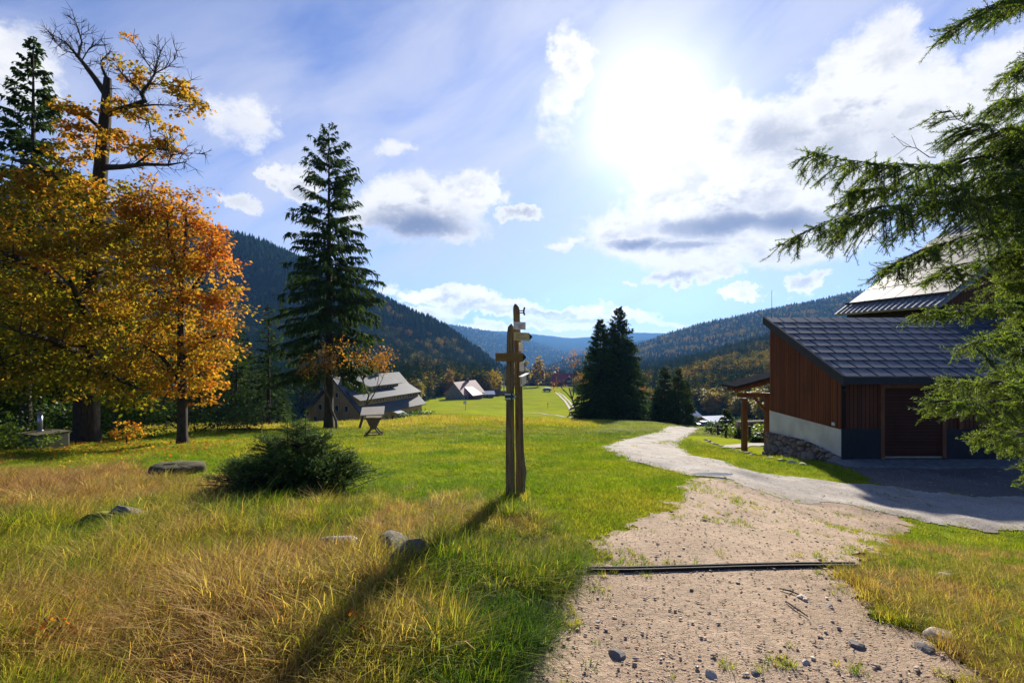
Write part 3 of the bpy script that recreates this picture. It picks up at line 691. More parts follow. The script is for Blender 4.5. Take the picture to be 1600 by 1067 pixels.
def big_trees():
    # ---- old maple with a broken, half bare top
    B = at(135, 692, 23); B.z = gz1(B.x, B.y)
    def q(x, y, r, dy=0): return (*P_(x, y, 23+dy, B)[:3], r)
    trunk = [q(135,705,.66), q(135,680,.50), q(136,600,.46), q(141,480,.40), q(148,380,.33), q(156,280,.28), q(164,190,.23), q(167,150,.19), q(168,125,.15)]
    limbs = [[q(167,150,.15), q(150,125,.12), q(135,105,.09), q(118,84,.06), q(104,68,.035), q(88,58,.018), q(72,52,.006)],
             [q(122,88,.05), q(128,66,.035), q(122,45,.02), q(116,28,.006)], [q(118,84,.03), q(100,80,.015), q(86,66,.006)], [q(128,95,.03), q(140,75,.018), q(155,70,.006)],
             [q(168,125,.08), q(160,108,.05), q(158,96,.03), q(168,84,.012)],
             [q(168,178,.15), q(185,172,.12, -.5), q(205,166,.10, -.9), q(226,158,.09, -1.2), q(221,146,.08, -1.3), q(232,132,.06, -1.4), q(242,115,.04, -1.5), q(246,96,.02, -1.5), q(252,78,.006, -1.6)],
             [q(242,115,.03, -1.5), q(262,105,.018, -1.6), q(278,88,.006, -1.6)], [q(242,115,.025, -1.5), q(225,92,.018, -1.4), q(205,62,.008, -1.4)],
             [q(221,146,.04, -1.3), q(208,132,.03, -1.2), q(192,118,.02, -1.1), q(182,104,.008, -1)], [q(232,132,.035, -1.4), q(262,132,.02, -1.7), q(300,138,.006, -2)],
             [q(205,168,.05, -.9), q(240,164,.035, -1.3), q(270,165,.02, -1.7), q(305,168,.006, -2)],
             [q(190,172,.04, -.5), q(215,182,.03, -.8), q(232,190,.02, -1), q(236,215,.008, -1)],
             [q(160,262,.14), q(190,261,.11, -.6), q(225,257,.08, -1), q(262,258,.05, -1.4), q(292,253,.012, -1.7)],
             [q(262,258,.03, -1.4), q(268,243,.025, -1.5), q(285,240,.015, -1.6), q(318,240,.005, -1.8)], [q(268,243,.015, -1.5), q(262,232,.01, -1.5), q(262,225,.004, -1.5)],
             [q(210,258,.05, -.9), q(235,240,.03, -1.1), q(255,228,.01, -1.2)],
             [q(156,200,.09), q(130,178,.06, -.4), q(112,160,.035, -.7), q(90,152,.008, -1)], [q(163,140,.03), q(178,139,.02), q(193,140,.006)],
             [q(150,330,.2), q(110,290,.14, -1.5), q(60,260,.09, -3), q(20,250,.04, -3.5)], [q(145,400,.14), q(200,365,.09, -1.5), q(232,335,.04, -2), q(240,318,.01, -2.2)],
             [q(140,480,.2), q(80,430,.15, -2), q(20,400,.1, -4), q(-40,380,.03, -5)], [q(140,470,.2), q(190,430,.14, 2.5), q(240,400,.08, 4), q(270,380,.02, 5)],
             [q(138,560,.18), q(170,585,.11, -1.8), q(200,600,.06, -2.6), q(225,610,.02, -3)], [q(138,560,.18), q(80,530,.12, -3), q(30,520,.06, -5)],
             [q(141,500,.2), q(120,460,.12, -3.5), q(110,440,.06, -5.5)]]
    # fine bare twigs at the ends
    g = np.random.default_rng(5); extra = []
    for l in limbs[:16]:
        for a, b in zip(l[:-1], l[1:]):
            for _ in range(7):
                t = g.uniform(); p = np.array(a[:3])*(1-t)+np.array(b[:3])*t
                if b[3] > .11: continue
                dd = unit(np.array(b[:3])-np.array(a[:3]))+g.normal(0, .7, 3)+[0, 0, .25]; dd = unit(dd); L = g.uniform(.3, 1.0)
                m = p+dd*L*.5; e = m+unit(dd+g.normal(0, .5, 3))*L*.5
                extra.append([(*p, .014), (*m, .010), (*e, .004)])
                for _ in range(3):
                    e2 = m+unit(dd+g.normal(0, .9, 3))*L*.45; extra.append([(*m, .008), (*e2, .004)])
    def e_(x, y, rx, ry, dy=0, rd=None):
        c = P_(x, y, 23+dy, B); k = 23/800; return (*c, rx*k, rd or rx*k*.9, ry*k)
    ells = [e_(60,330,100,70,-2), e_(20,300,70,50,-2.5), e_(150,330,80,55,-2), e_(215,350,70,60,-1), e_(60,430,120,80,-3), e_(160,440,110,70,-1.5), e_(30,520,120,70,-3), e_(150,540,110,60,-1), e_(90,280,60,30,-1),
            e_(60,590,110,35,-2), e_(205,600,50,26,-2), e_(-60,420,80,120,-2)]
    ells2 = [e_(240,185,22,12,-1.2,.8), e_(215,170,24,11,-.9,.8), e_(262,200,20,11,-1.4,.8), e_(285,135,22,13,-1.8,.8), e_(308,168,14,20,-2,.7), e_(210,62,16,6,-1.4,.4), e_(195,165,22,9,-.5,.6), e_(120,175,22,16,-.7,.8),
             e_(130,210,30,18,-.5,.9), e_(112,235,34,16,-.8,.9), e_(210,225,36,14,-1,.9), e_(235,240,26,10,-1,.8), e_(205,108,18,12,-1.1,.7), e_(170,90,12,6,-.2,.4), e_(185,215,24,12,-.5,.7), e_(250,225,18,10,-1.3,.7), e_(218,115,14,12,-1.3,.5)]
    def tf(c):
        px = 800+(c[:, 0]+B.x)/(23)*800; pz = c[:, 2]
        n = fbm(c[:, 0]*.5+9, c[:, 2]*.8+c[:, 1]*.5, 7)
        return .40+.030*(pz-9)+(n-.5)*.9+.08*sstep(px, 150, 280)
    root = broadleaf('maple_tree', B, 'old thick maple with a broken half-bare top above golden foliage', 'tree', 18, ells, 560, 58, .17, tf, 3, mt['maple'], trunk=trunk, limbs=limbs+extra, spread=.85)
    t2 = broadleaf('maple_tmp', B, 'x', 'tree', 18, ells2, 120, 36, .17, lambda c: .55+.0*c[:, 0]+(fbm(c[:, 0], c[:, 2], 3)-.5)*.3, 4, mt['maple'], trunk=trunk[-3:], limbs=limbs, spread=.42)
    for ch in list(t2.children):          # merge the sparse upper leaves into the same tree
        if ch.name.startswith('crown'):
            a = [o for o in root.children if o.name.startswith('crown')][0]
            join(a, ch)
        else: bpy.data.objects.remove(ch)
    bpy.data.objects.remove(t2)
    # ---- orange maple
    B2 = at(285, 688, 21.5); B2.z = gz1(B2.x, B2.y)
    def e2(x, y, rx, ry, dy=0):
        c = P_(x, y, 21.5+dy, B2); k = 21.5/800; return (*c, rx*k, rx*k*1.0, ry*k)
    def q2(x, y, r, dy=0): return (*P_(x, y, 21.5+dy, B2)[:3], r)
    ells = [e2(262,330,55,46), e2(300,370,52,50), e2(322,430,46,50), e2(250,430,60,60,-.5), e2(300,500,62,50), e2(335,540,38,40), e2(250,560,66,46,.3), e2(300,590,54,34), e2(215,330,30,25), e2(235,290,30,18), e2(352,478,22,26)]
    tr = [q2(285,698,.26), q2(285,680,.20), q2(285,620,.18), q2(283,540,.15), q2(283,450,.11), q2(290,370,.06), q2(292,310,.02)]
    lm = [[q2(285,600,.1), q2(255,560,.07,-.6), q2(225,540,.03,-1)], [q2(284,560,.1), q2(320,530,.07,.5), q2(352,520,.03,.6)], [q2(283,500,.08), q2(250,440,.05,.8), q2(235,390,.02,1)], [q2(283,480,.08), q2(315,430,.05), q2(340,390,.02)],
          [q2(285,450,.07), q2(265,380,.05,-.6), q2(258,320,.02,-.9)], [q2(283,590,.07), q2(262,610,.05,-1.4), q2(250,640,.02,-2)]]
    def tf2(c):
        px = 800+(c[:, 0]+B2.x)/21.5*800; n = fbm(c[:, 0]*.7, c[:, 2]*.9+c[:, 1]*.5, 17)
        return .56+.022*(c[:, 2]-6)+(n-.5)*.7+.16*sstep(px, 270, 350)
    broadleaf('maple_tree', B2, 'slim maple with glowing orange crown in front of the dark wood', 'tree', 11, ells, 350, 54, .145, tf2, 8, mt['maple'], trunk=tr, limbs=lm, spread=.7)
    # ---- left maples and spruce behind
    B3 = at(40, 690, 27); B3.z = gz1(B3.x, B3.y)
    broadleaf('maple_tree', B3, 'shaded olive maple at the left picture edge behind the concrete well', 'tree', 12,
              [(-2, 0, 8, 4.5, 4, 3), (2, 0, 6.5, 4.5, 4, 2.4), (-5, 0, 6, 3.5, 4, 3), (0, -1, 4.6, 5, 3.5, 1.6)], 260, 70, .22, lambda c: .22+(fbm(c[:, 0]*.5, c[:, 2], 27)-.5)*.5, 12, mt['maple'], trunk_r=.28, spread=1.0)
    B4 = at(52, 680, 31); B4.z = gz1(B4.x, B4.y)
    spruce('spruce_tree', B4, 'dark pointed spruce rising behind the old maple at far left', 'tree', 24.2, 4.8, 31, whorls=52, per=7, tw=30, droop=.75, tintb=.35, cardw=.24)
    # ---- tall spruce by the lodge
    B5 = at(514, 660, 44); B5.z = gz1(B5.x, B5.y)
    spruce('spruce_tree', B5, 'tallest solitary spruce with long drooping boughs before the wooden lodge', 'tree', at(0,200,44).z-B5.z, 5.9, 42, whorls=54, per=7, h0=.19, tw=44, droop=1.0, fol=1.2, prof=.62, low=(.36, .55), gap=.32, cardw=.15, tintb=.35)
    # ---- twin spruces in the middle
    for (x, yt, Y, Rb, sd, lab) in ((938, 499, 80, 5.3, 51, 'left one of the two broad spruces on the meadow crest, slightly lower'),
                                   (967, 480, 82, 6.2, 52, 'right one of the two broad spruces on the meadow crest, with the taller tip')):
        b = at(x, 661, Y); b.z = gz1(b.x, b.y)
        spruce('spruce_tree', b, lab, 'tree', at(x, yt, Y).z-b.z, Rb, sd, whorls=54, per=9, h0=.02, tw=34, droop=.7, fol=1.3, prof=.92, cardw=.2, tintb=.45)
    for (x, yt, Y, Rb, sd, lab) in ((1038, 572, 72, 2.6, 61, 'medium dark spruce left of its twin beside the gravel road crest'), (1060, 576, 70, 2.5, 62, 'medium dark spruce right of its twin beside the gravel road crest'),
                                    (1026, 606, 74, 1.3, 63, 'low spruce at the left foot of the medium spruce pair'), (1072, 592, 76, 1.8, 64, 'narrow spruce at the right flank of the medium spruce pair')):
        b = at(x, 666, Y); b.z = gz1(b.x, b.y)
        spruce('spruce_tree', b, lab, 'tree', at(x, yt, Y).z-b.z, Rb, sd, whorls=34, per=9, h0=.02, tw=24, droop=.7, prof=.85, cardw=.34, tintb=.4)
def join(a, b):
    ma, mb_ = a.data, b.data
    va = np.zeros(len(ma.vertices)*3, np.float32); ma.vertices.foreach_get('co', va); vb = np.zeros(len(mb_.vertices)*3, np.float32); mb_.vertices.foreach_get('co', vb)
    ta = np.zeros(len(ma.vertices), np.float32); ma.attributes['tint'].data.foreach_get('value', ta); tb = np.zeros(len(mb_.vertices), np.float32); mb_.attributes['tint'].data.foreach_get('value', tb)
    V = np.concatenate([va, vb]).reshape(-1, 3); F = np.arange(len(V)).reshape(-1, 4)
    o = np_mesh('tmp', V, F, ma.materials[0], linkit=False, attrs={'tint': np.concatenate([ta, tb])})
    a.data = o.data; bpy.data.objects.remove(o); bpy.data.objects.remove(b)

def small_trees():
    """bare and half bare trees, bushes, saplings near the lodge and the crest"""
    def bare(x, y, Y, H, lean, seed, label, nleaf, tint, name='bare_tree', r=.13, w=3.0):
        b = at(x, y, Y); b.z = gz1(b.x, b.y); g = np.random.default_rng(seed); limbs = []; tips = []
        def rec(p, d, r, L, dep):
            pts = [(*p, r)]; q = np.array(p)
            for k in range(3):
                d = unit(d+g.normal(0, .14, 3)+[0, 0, .04]); q = q+d*L/3; pts.append((*q, r*(1-.16*(k+1))))
            limbs.append(pts)
            if dep == 0: tips.append(q); return
            for k in range(g.integers(2, 4)): rec(pts[g.integers(2, 4)][:3], unit(d+g.normal(0, .55, 3)+[0, 0, .1]), r*.52, L*g.uniform(.55, .8), dep-1)
        rec((0, 0, -.2), unit(np.array([lean, 0, 1.])), r, H*.36, 4)
        root = thing(name, b, label, 'tree'); S = []
        for l in limbs:
            for a_, b_ in zip(l[:-1], l[1:]): S.append((a_[:3], b_[:3], a_[3], b_[3]))
        segs_mesh('trunk', S, mt['bark_g'] if 'bare' in name else mt['bark'], root, 5)
        if nleaf:
            tp = np.array(tips); k = g.integers(0, len(tp), nleaf); c = tp[k]+g.normal(0, .35, (nleaf, 3))
            d = unit(g.normal(size=(nleaf, 3))); w_ = unit(np.cross(d, g.normal(size=(nleaf, 3)))); L = g.uniform(.1, .24, nleaf)*(Y/50)**.5
            V, F = cards(c, d, w_, L, L*.7, np.zeros(nleaf), g); np_mesh('crown', V, F, mt['birch'], root, attrs={'tint': np.repeat(np.clip(g.normal(tint, .1, nleaf), 0, 1), 4)})
        return root
    bare(560, 661, 41, 8.5, .28, 71, 'leaning bare young tree with rusty leaves in front of the lodge gable', 900, 1.0)
    bare(526, 661, 42, 8, .08, 72, 'thin straight bare tree right behind the tall spruce trunk', 900, .9)
    bare(905, 659, 84, 16, -.12, 73, 'tall half-bare autumn tree left of the broad spruces', 420, 1.0, r=.2)
    bare(416, 662, 50, 5.5, .02, 74, 'grey leafless shrub tree at the edge of the left spruce wood', 0, .9, r=.06)
    bare(176, 690, 26, 7, .1, 75, 'thin leafless tree standing between the two maple trunks', 400, .3, r=.06)
    # sapling with yellow leaves and bushes
    def bush(name, x, y, Y, rx, rz, label, mat, tint, seed, n=60, leaf=.1, lv=30):
        b = at(x, y, Y); b.z = gz1(b.x, b.y)
        return broadleaf(name, b, label, 'bush', rz*2, [(0, 0, rz*1.0, rx, rx, rz*.9), (rx*.4, 0, rz*.7, rx*.7, rx*.7, rz*.6), (-rx*.4, .1, rz*.7, rx*.6, rx*.7, rz*.6)], n, lv, leaf,
                         lambda c: tint+(fbm(c[:, 0]*1.5, c[:, 2]*1.5, seed)-.5)*.5, seed, mat, trunk=[(0, 0, -.1, .03), (0, 0, rz*.6, .02), (0, 0, rz*1.2, .006)], spread=rx*.4, twig=.008)
    bush('maple_sapling', 198, 680, 22, .55, .62, 'little yellow and orange maple sapling between the two maple trunks', mt['maple'], .62, 81, 26, .13, 14)
    bush('bush', 210, 670, 28, 2.2, 2.6, 'light green bushy young tree behind the yellow sapling', mt['bush'], .75, 82, 130, .13, 40)
    bush('bush', 10, 695, 19, 1.4, .62, 'low yellow-green shrub at the left edge beside the concrete well', mt['bush'], .8, 83, 60, .1, 30)
    bush('bush', 340, 668, 34, 2.6, 1.8, 'dark leafy bush at the foot of the wood right of the orange maple', mt['bush'], .15, 84, 90, .16, 40)
    bush('bush', 120, 688, 27, 3.0, 1.6, 'shaded thicket behind the old maple trunk', mt['bush'], .1, 85, 100, .16, 40)
    bush('red_shrub', 95, 985, 2.75, .16, .10, 'low plant with red and orange leaves in the near left grass', mt['maple'], .95, 87, 22, .022, 9)
    bush('red_shrub', 548, 990, 2.7, .10, .13, 'small rust-leaved plant on a bare stem in the near grass', mt['maple'], .9, 88, 14, .022, 8)
    bush('hedge_bush', 655, 645, 112, 3.6, .7, 'low green hedge at the right corner of the lodge', mt['bush'], .3, 86, 90, .4, 30)
    # autumn trees by the far houses
    for (x, y, Y, H, w, t, lab, sd) in ((840, 606, 385, 24, 8, .62, 'golden autumn tree standing free on the far meadow edge beside the red house', 91), (818, 604, 400, 22, 8, .5, 'golden tree left of the free-standing one by the red house', 92),
             (800, 604, 410, 20, 7, .45, 'yellowish tree just behind the signpost at the far wood edge', 93), (702, 630, 262, 13, 5.5, .78, 'round orange tree at the left gable of the pink-roofed house', 94), (776, 612, 285, 11, 5, .45, 'small yellow tree right of the little huts', 95),
             (694, 632, 268, 11, 5, .25, 'olive tree left of the round orange tree', 96)):
        b = at(x, y, Y); b.z = gz1(b.x, b.y)
        broadleaf('autumn_tree', b, lab, 'tree', H, [(0, 0, H*.55, w*.5, w*.5, H*.4), (w*.2, 0, H*.4, w*.45, w*.45, H*.25)], 90, 26, H*.055, lambda c, t=t: t+(fbm(c[:, 0]*.3, c[:, 2]*.3, 5)-.5)*.3, sd, mt['birch'], trunk_r=.25, spread=w*.16)

# ------------------------------------------------------------------ near spruce: boughs with real needles
def near_spruce():
    TB = Vector((6.1, 5.0, 0)); TB.z = gz1(TB.x, TB.y); g = np.random.default_rng(99)
    root = thing('spruce_tree', TB, 'near spruce reaching in from the right edge, its green boughs hanging over the garage roof', 'tree')
    S = []; tw = []      # twigs: start, end
    z0 = -TB
    def pt(x, y, Y): return np.array(at(x, y, Y)-TB)
    S.append(((0, 0, -.3), (0, 0, 2.5), .2, .17)); S.append(((0, 0, 2.5), (0, 0, 6), .17, .12)); S.append(((0, 0, 6), (0, 0, 11), .12, .03))
    boughs = []
    def bough(pl, r, hang, dens=1.0, wid=.55, up=0): boughs.append((np.array(pl), r, hang, dens, wid, up))
    def tz(z): return np.array([0, 0, z-TB.z])
    bough([tz(3.0), pt(1600,228,4.5), pt(1480,256,4.2), pt(1380,258,4.0), pt(1300,246,3.9), pt(1262,238,3.85)], .022, .8, 1.5, .62)
    bough([tz(2.6), pt(1600,300,4.3), pt(1480,312,4.0), pt(1380,322,3.8), pt(1290,345,3.7), pt(1238,372,3.65)], .020, .6, 1.5, .55)
    bough([tz(2.8), pt(1610,262,4.6), pt(1480,290,4.3), pt(1380,292,4.1), pt(1320,300,4.0)], .015, .6, 1.3, .5)
    bough([tz(3.2), pt(1620,205,4.4), pt(1560,205,4.1), pt(1510,195,3.9), pt(1484,172,3.85)], .016, .28, 1.3, .45)
    bough([tz(4.6), pt(1650,-20,4.0), pt(1590,0,3.6), pt(1545,10,3.3), pt(1500,38,3.2)], .012, .08, .9, .4)
    bough([tz(4.2), pt(1660,60,4.2), pt(1610,95,3.9), pt(1575,120,3.8)], .012, .15, 1.0, .4)
    bough([tz(3.8), pt(1660,130,4.2), pt(1600,150,3.9), pt(1555,162,3.8)], .012, .2, 1.2, .4)
    bough([tz(3.3), pt(1640,160,4.6), pt(1590,215,4.6), pt(1540,240,4.4)], .014, .4, 1.3, .4)
    bough([tz(2.4), pt(1620,350,4.2), pt(1520,365,3.9), pt(1440,390,3.8), pt(1385,420,3.75)], .014, .35, 1.1, .36)
    bough([tz(2.2), pt(1640,390,4.6), pt(1560,400,4.4), pt(1490,415,4.2), pt(1465,432,4.1)], .012, .3, .9, .3)
    bough([tz(1.9), pt(1640,470,4.3), pt(1560,470,4.0), pt(1500,482,3.8), pt(1452,488,3.7)], .010, .2, .9, .22)
    bough([tz(1.6), pt(1650,520,4.4), pt(1580,520,4.1), pt(1530,535,3.9), pt(1525,546,3.85)], .010, .2, .9, .25)
    bough([tz(1.3), pt(1650,590,4.2), pt(1580,595,3.9), pt(1530,597,3.7), pt(1496,594,3.6)], .012, .12, 1.1, .35)
    bough([tz(1.1), pt(1650,610,4.0), pt(1570,625,3.7), pt(1510,632,3.5), pt(1470,624,3.45)], .012, .16, 1.3, .38)
    bough([tz(.9), pt(1650,670,4.0), pt(1590,680,3.7), pt(1540,678,3.55)], .012, .2, 1.2, .35)
    for k in range(34):
        y = 170+k*16; X = g.uniform(1548, 1625); Yd = g.uniform(4.0, 5.6)
        bough([tz(at(0, y, 5).z+.3), pt(1660, y+g.uniform(-20, 20), Yd), pt((1660+X)/2, y+g.uniform(-10, 25), Yd-.15), pt(X, y+g.uniform(0, 50), Yd-.3)], .012, .3, 1.3, .3)
    for k in range(34):      # the rest of the tree, outside the frame
        a = g.uniform(-1.2, 3.4); h = g.uniform(.6, 9.5); L = (11-h)*.2*g.uniform(.7, 1.1)+.4
        d = np.array([math.cos(a), math.sin(a), 0]); p0 = np.array([0, 0, h])
        if d[0] < -.2: continue
        bough([p0, p0+d*L*.5+[0, 0, .05], p0+d*L+[0, 0, -.25*L]], .02, .35, .7, .45)
    starts = []; ends = []; tnt = []
    def shoots(a, b, dens, tint):
        starts.append(a); ends.append(b); tnt.append(tint)
    for (pl, r, hang, dens, wid, up) in boughs:
        # resample the polyline
        sl_ = np.linalg.norm(np.diff(pl, axis=0), axis=1); cum = np.concatenate([[0], np.cumsum(sl_)]); L = cum[-1]
        n = max(4, int(L/.10)); t = np.linspace(0, L, n); pp = np.stack([np.interp(t, cum, pl[:, q]) for q in range(3)], 1)
        pp[1:-1] += g.normal(0, .008, (n-2, 3))
        for i in range(n-1): S.append((pp[i], pp[i+1], max(.0035, r*(1-i/n)), max(.003, r*(1-(i+1)/n))))
        shoots(pp[-2], pp[-1]+unit(pp[-1]-pp[-2])*.05, 1, .8)
        m = int(L/.040*dens)
        for _ in range(m):
            s = g.uniform(min(.28*L, 1.3), L); p = np.array([np.interp(s, cum, pl[:, q]) for q in range(3)])
            k = min(np.searchsorted(cum, s), len(pl)-1); d = unit(pl[k]-pl[k-1])
            rem = max(.12, (L-s)); sd = g.choice([-1, 1])
            lat = unit(np.cross(d, [0, 0, 1.]))*sd
            tl = min(wid, .14+.42*rem)*g.uniform(.55, 1.1)
            hg = hang*g.uniform(.2, 1.2)
            q1 = unit(d*.75+lat*.75+[0, 0, -.15-hg*.5]); q2 = unit(d*.55+lat*.5+[0, 0, -.25-hg*1.5])
            m1 = p+q1*tl*.5; e = m1+q2*tl*.55
            S.append((p, m1, .004, .003)); S.append((m1, e, .003, .002))
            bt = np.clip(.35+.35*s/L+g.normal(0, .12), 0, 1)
            shoots(p+(m1-p)*.25, m1, 1, bt); shoots(m1, e, 1, bt+.15)
            for _ in range(int(3+tl*11)):        # third order
                f = g.uniform(.15, 1); b0 = p+(m1-p)*f*2 if f < .5 else m1+(e-m1)*(f*2-1)
                dq = unit((q1 if f < .5 else q2)+g.normal(0, .55, 3)+[0, 0, -.12*hang*2]); l3 = g.uniform(.05, .13)*(1.2-f*.4)
                S.append((b0, b0+dq*l3, .002, .0015)); shoots(b0, b0+dq*l3, 1, bt+g.normal(.08, .12))
    A = np.array(starts); Bq = np.array(ends); tq = np.array(tnt)
    D = Bq-A; L = np.linalg.norm(D, axis=1); cnt = np.maximum(8, (L/.0030).astype(int)); cnt = np.minimum(cnt, 44)
    k = np.repeat(np.arange(len(A)), cnt); f = g.uniform(0, 1.0, len(k)); base = A[k]+D[k]*f[:, None]; du = unit(D)[k]
    rnd = unit(np.cross(du, g.normal(size=(len(k), 3)))); nd = unit(du*.75+rnd*.85+[0, 0, .12]); wv = unit(np.cross(nd, du+g.normal(0, .2, (len(k), 3))))
    V, F = cards(base, nd, wv, g.uniform(.017, .026, len(k)), np.full(len(k), .0042), np.zeros(len(k)), g)
    # the widest point of each needle
    segs_mesh('trunk', S, mt['bark_g'], root, 4)
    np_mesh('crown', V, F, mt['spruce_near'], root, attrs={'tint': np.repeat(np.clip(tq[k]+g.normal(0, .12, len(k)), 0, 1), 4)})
    print('needles', len(k), 'twigs', len(S))
    # dead twig sticking up
    Q = [pt(1452,246,4.0), pt(1432,232,3.95), pt(1412,228,3.9)]
    mb = MB(); mb.tube([pt(1462,246,4.02), *Q], [.004, .0035, .003, .002], 5)
    for a, b in (((1432,232), (1424,212)), ((1424,230), (1398,214)), ((1412,228), (1393,208)), ((1418,229), (1396,246)), ((1436,234), (1420,244)), ((1398,214), (1392,216))):
        mb.tube([pt(*a, 3.93), pt(*b, 3.9)], [.0022, .001], 4)
    mb.build('dead_twig', mt['bark_g'], root)

# ------------------------------------------------------------------ low young spruce on the meadow
def young_spruce():
    b = Vector((*hit(447, 778), 0)); b.z = gz1(b.x, b.y); g = np.random.default_rng(6)
    root = thing('young_spruce', b, 'squat bushy young spruce growing in the meadow in front of the lodge', 'shrub')
    S = []; st = []; en = []; tn = []
    Y = b.y; k = Y/800
    # boughs radiate from several stems; shape wider to the left at the foot
    stems = [(0.15, 0, 1.04), (-.30, .1, .82), (.48, .1, .86), (-.72, .1, .50), (.05, -.4, .70), (.1, .5, .85), (.80, .1, .58), (-.35, -.3, .5), (.55, -.3, .6)]
    for (sx, sy, H) in stems:
        S.append(((sx, sy, -.05), (sx*1.02, sy, H), .03, .006))
        for _ in range(int(70+H*90)):
            h = H*g.uniform(.04, 1)**.9; a = g.uniform(0, 6.283); L = (.62*(1-h/H)+.14)*g.uniform(.6, 1.1)*(.75+H*.4)
            d = np.array([math.cos(a), math.sin(a), .25+.3*h/H]); p = np.array([sx, sy, h]); q = p+unit(d)*L*.6; e = q+unit(d*[1, 1, .4])*L*.4
            S.append((p, q, .007, .004)); S.append((q, e, .004, .002)); st += [p+(q-p)*.3, q]; en += [q, e]; tn += [.15, .35]
            for _ in range(int(5+L*12)):
                f = g.uniform(.25, 1); b0 = p+(e-p)*f; dq = unit(unit(d)+g.normal(0, .6, 3)+[0, 0, .1]); l3 = g.uniform(.06, .14)
                st.append(b0); en.append(b0+dq*l3); tn.append(.2+.3*f+g.normal(0, .1))
    for (x, H) in ((.28, .34), (.02, .30), (.1, .15)):
        p = np.array([x, 0, .95]); st.append(p); en.append(p+[0, 0, H]); tn.append(.8); S.append((p-[0, 0, .2], p+[0, 0, H], .008, .003))
        for _ in range(10):
            q = p+[0, 0, g.uniform(.02, H*.9)]; d = unit(np.array([*g.normal(0, 1, 2), .8])); st.append(q); en.append(q+d*g.uniform(.04, .09)); tn.append(.8)
    A = np.array(st); Bq = np.array(en); tq = np.array(tn); D = Bq-A; L = np.linalg.norm(D, axis=1); cnt = np.clip((L/.0085).astype(int), 6, 26)
    kk = np.repeat(np.arange(len(A)), cnt); f = g.uniform(0, 1, len(kk)); base = A[kk]+D[kk]*f[:, None]; du = unit(D)[kk]
    rnd = unit(np.cross(du, g.normal(size=(len(kk), 3)))); nd = unit(du*.8+rnd*.8+[0, 0, .15]); wv = unit(np.cross(nd, du+g.normal(0, .2, (len(kk), 3))))
    V, F = cards(base, nd, wv, g.uniform(.022, .034, len(kk)), np.full(len(kk), .006), np.zeros(len(kk)), g)
    segs_mesh('trunk', S, mt['bark'], root, 4)
    np_mesh('crown', V, F, mt['spruce_y'], root, attrs={'tint': np.repeat(np.clip(tq[kk]+g.normal(0, .12, len(kk)), 0, 1), 4)})
mt['spruce_y'] = leafy('young_spruce_needles', [(0, (.022, .045, .012)), (.5, (.055, .095, .020)), (1, (.15, .20, .04))], trans=.3, spec=.15)

# ------------------------------------------------------------------ woods
def proto_spruce(name, seed, n=1, mat='forest_i'):
    V, F, T_ = spruce(name, (0, 0, 0), '', '', 15, 2.9, seed, whorls=15, per=6, h0=.03, tw=6, droop=.7, linkit=False, cardw=.75)
    return np_mesh(name, V, F, mt[mat], attrs={'var': np.repeat(np.clip(T_, 0, 1), 4)}, linkit=False)
def proto_far(name, seed):
    g = np.random.default_rng(seed); V = []; F = []; A = []
    tiers = 7; n = 7
    for t in range(tiers):
        z0 = 15*t/tiers*.98; z1 = z0+15/tiers*1.9; r = 2.7*(1-t/tiers)**.85+.15
        b = len(V); V.append((0, 0, min(z1, 15.5))); A.append(.8)
        for k in range(n*2):
            a = 6.283*k/(n*2)+g.normal(0, .12); q = r*(g.uniform(.8, 1.2) if k % 2 else .5); V.append((q*math.cos(a), q*math.sin(a), z0-(.5 if k % 2 else 0))); A.append(g.uniform(0, .9))
        for k in range(n*2): F.append((b, b+1+k, b+1+(k+1) % (n*2), b))
    F = [(a, b_, c) for a, b_, c, _ in F]
    return np_mesh(name, V, F, mt['forest_i'], attrs={'var': A}, linkit=False)
def proto_leaf(name, seed, n=300, s=.95):
    g = np.random.default_rng(seed); nc = 26
    cc = unit(g.normal(size=(nc, 3)))*[3.1, 3.1, 4.4]*g.uniform(.4, 1, (nc, 1))+[0, 0, 7.6]; k = g.integers(0, nc, n)
    off = g.normal(size=(n, 3))*[1, 1, .6]; c = cc[k]+off*.85; d = unit(off+g.normal(0, .5, (n, 3))); w = unit(np.cross(d, g.normal(size=(n, 3))))
    V, F = cards(c, d, w, g.uniform(.6, 1.3, n)*s, g.uniform(.5, 1, n)*s, g.uniform(0, 1, n), g)
    V = np.concatenate([V, [(-.2, 0, -.5), (.2, 0, -.5), (.1, 0, 7), (-.1, 0, 7)]]); F = np.concatenate([F, [[len(V)-4, len(V)-3, len(V)-2, len(V)-1]]])
    return np_mesh(name, V, F, mt['forest_i'], attrs={'var': np.concatenate([np.repeat(np.clip(g.normal(.5, .25, n), 0, 1), 4), [0]*4])}, linkit=False)

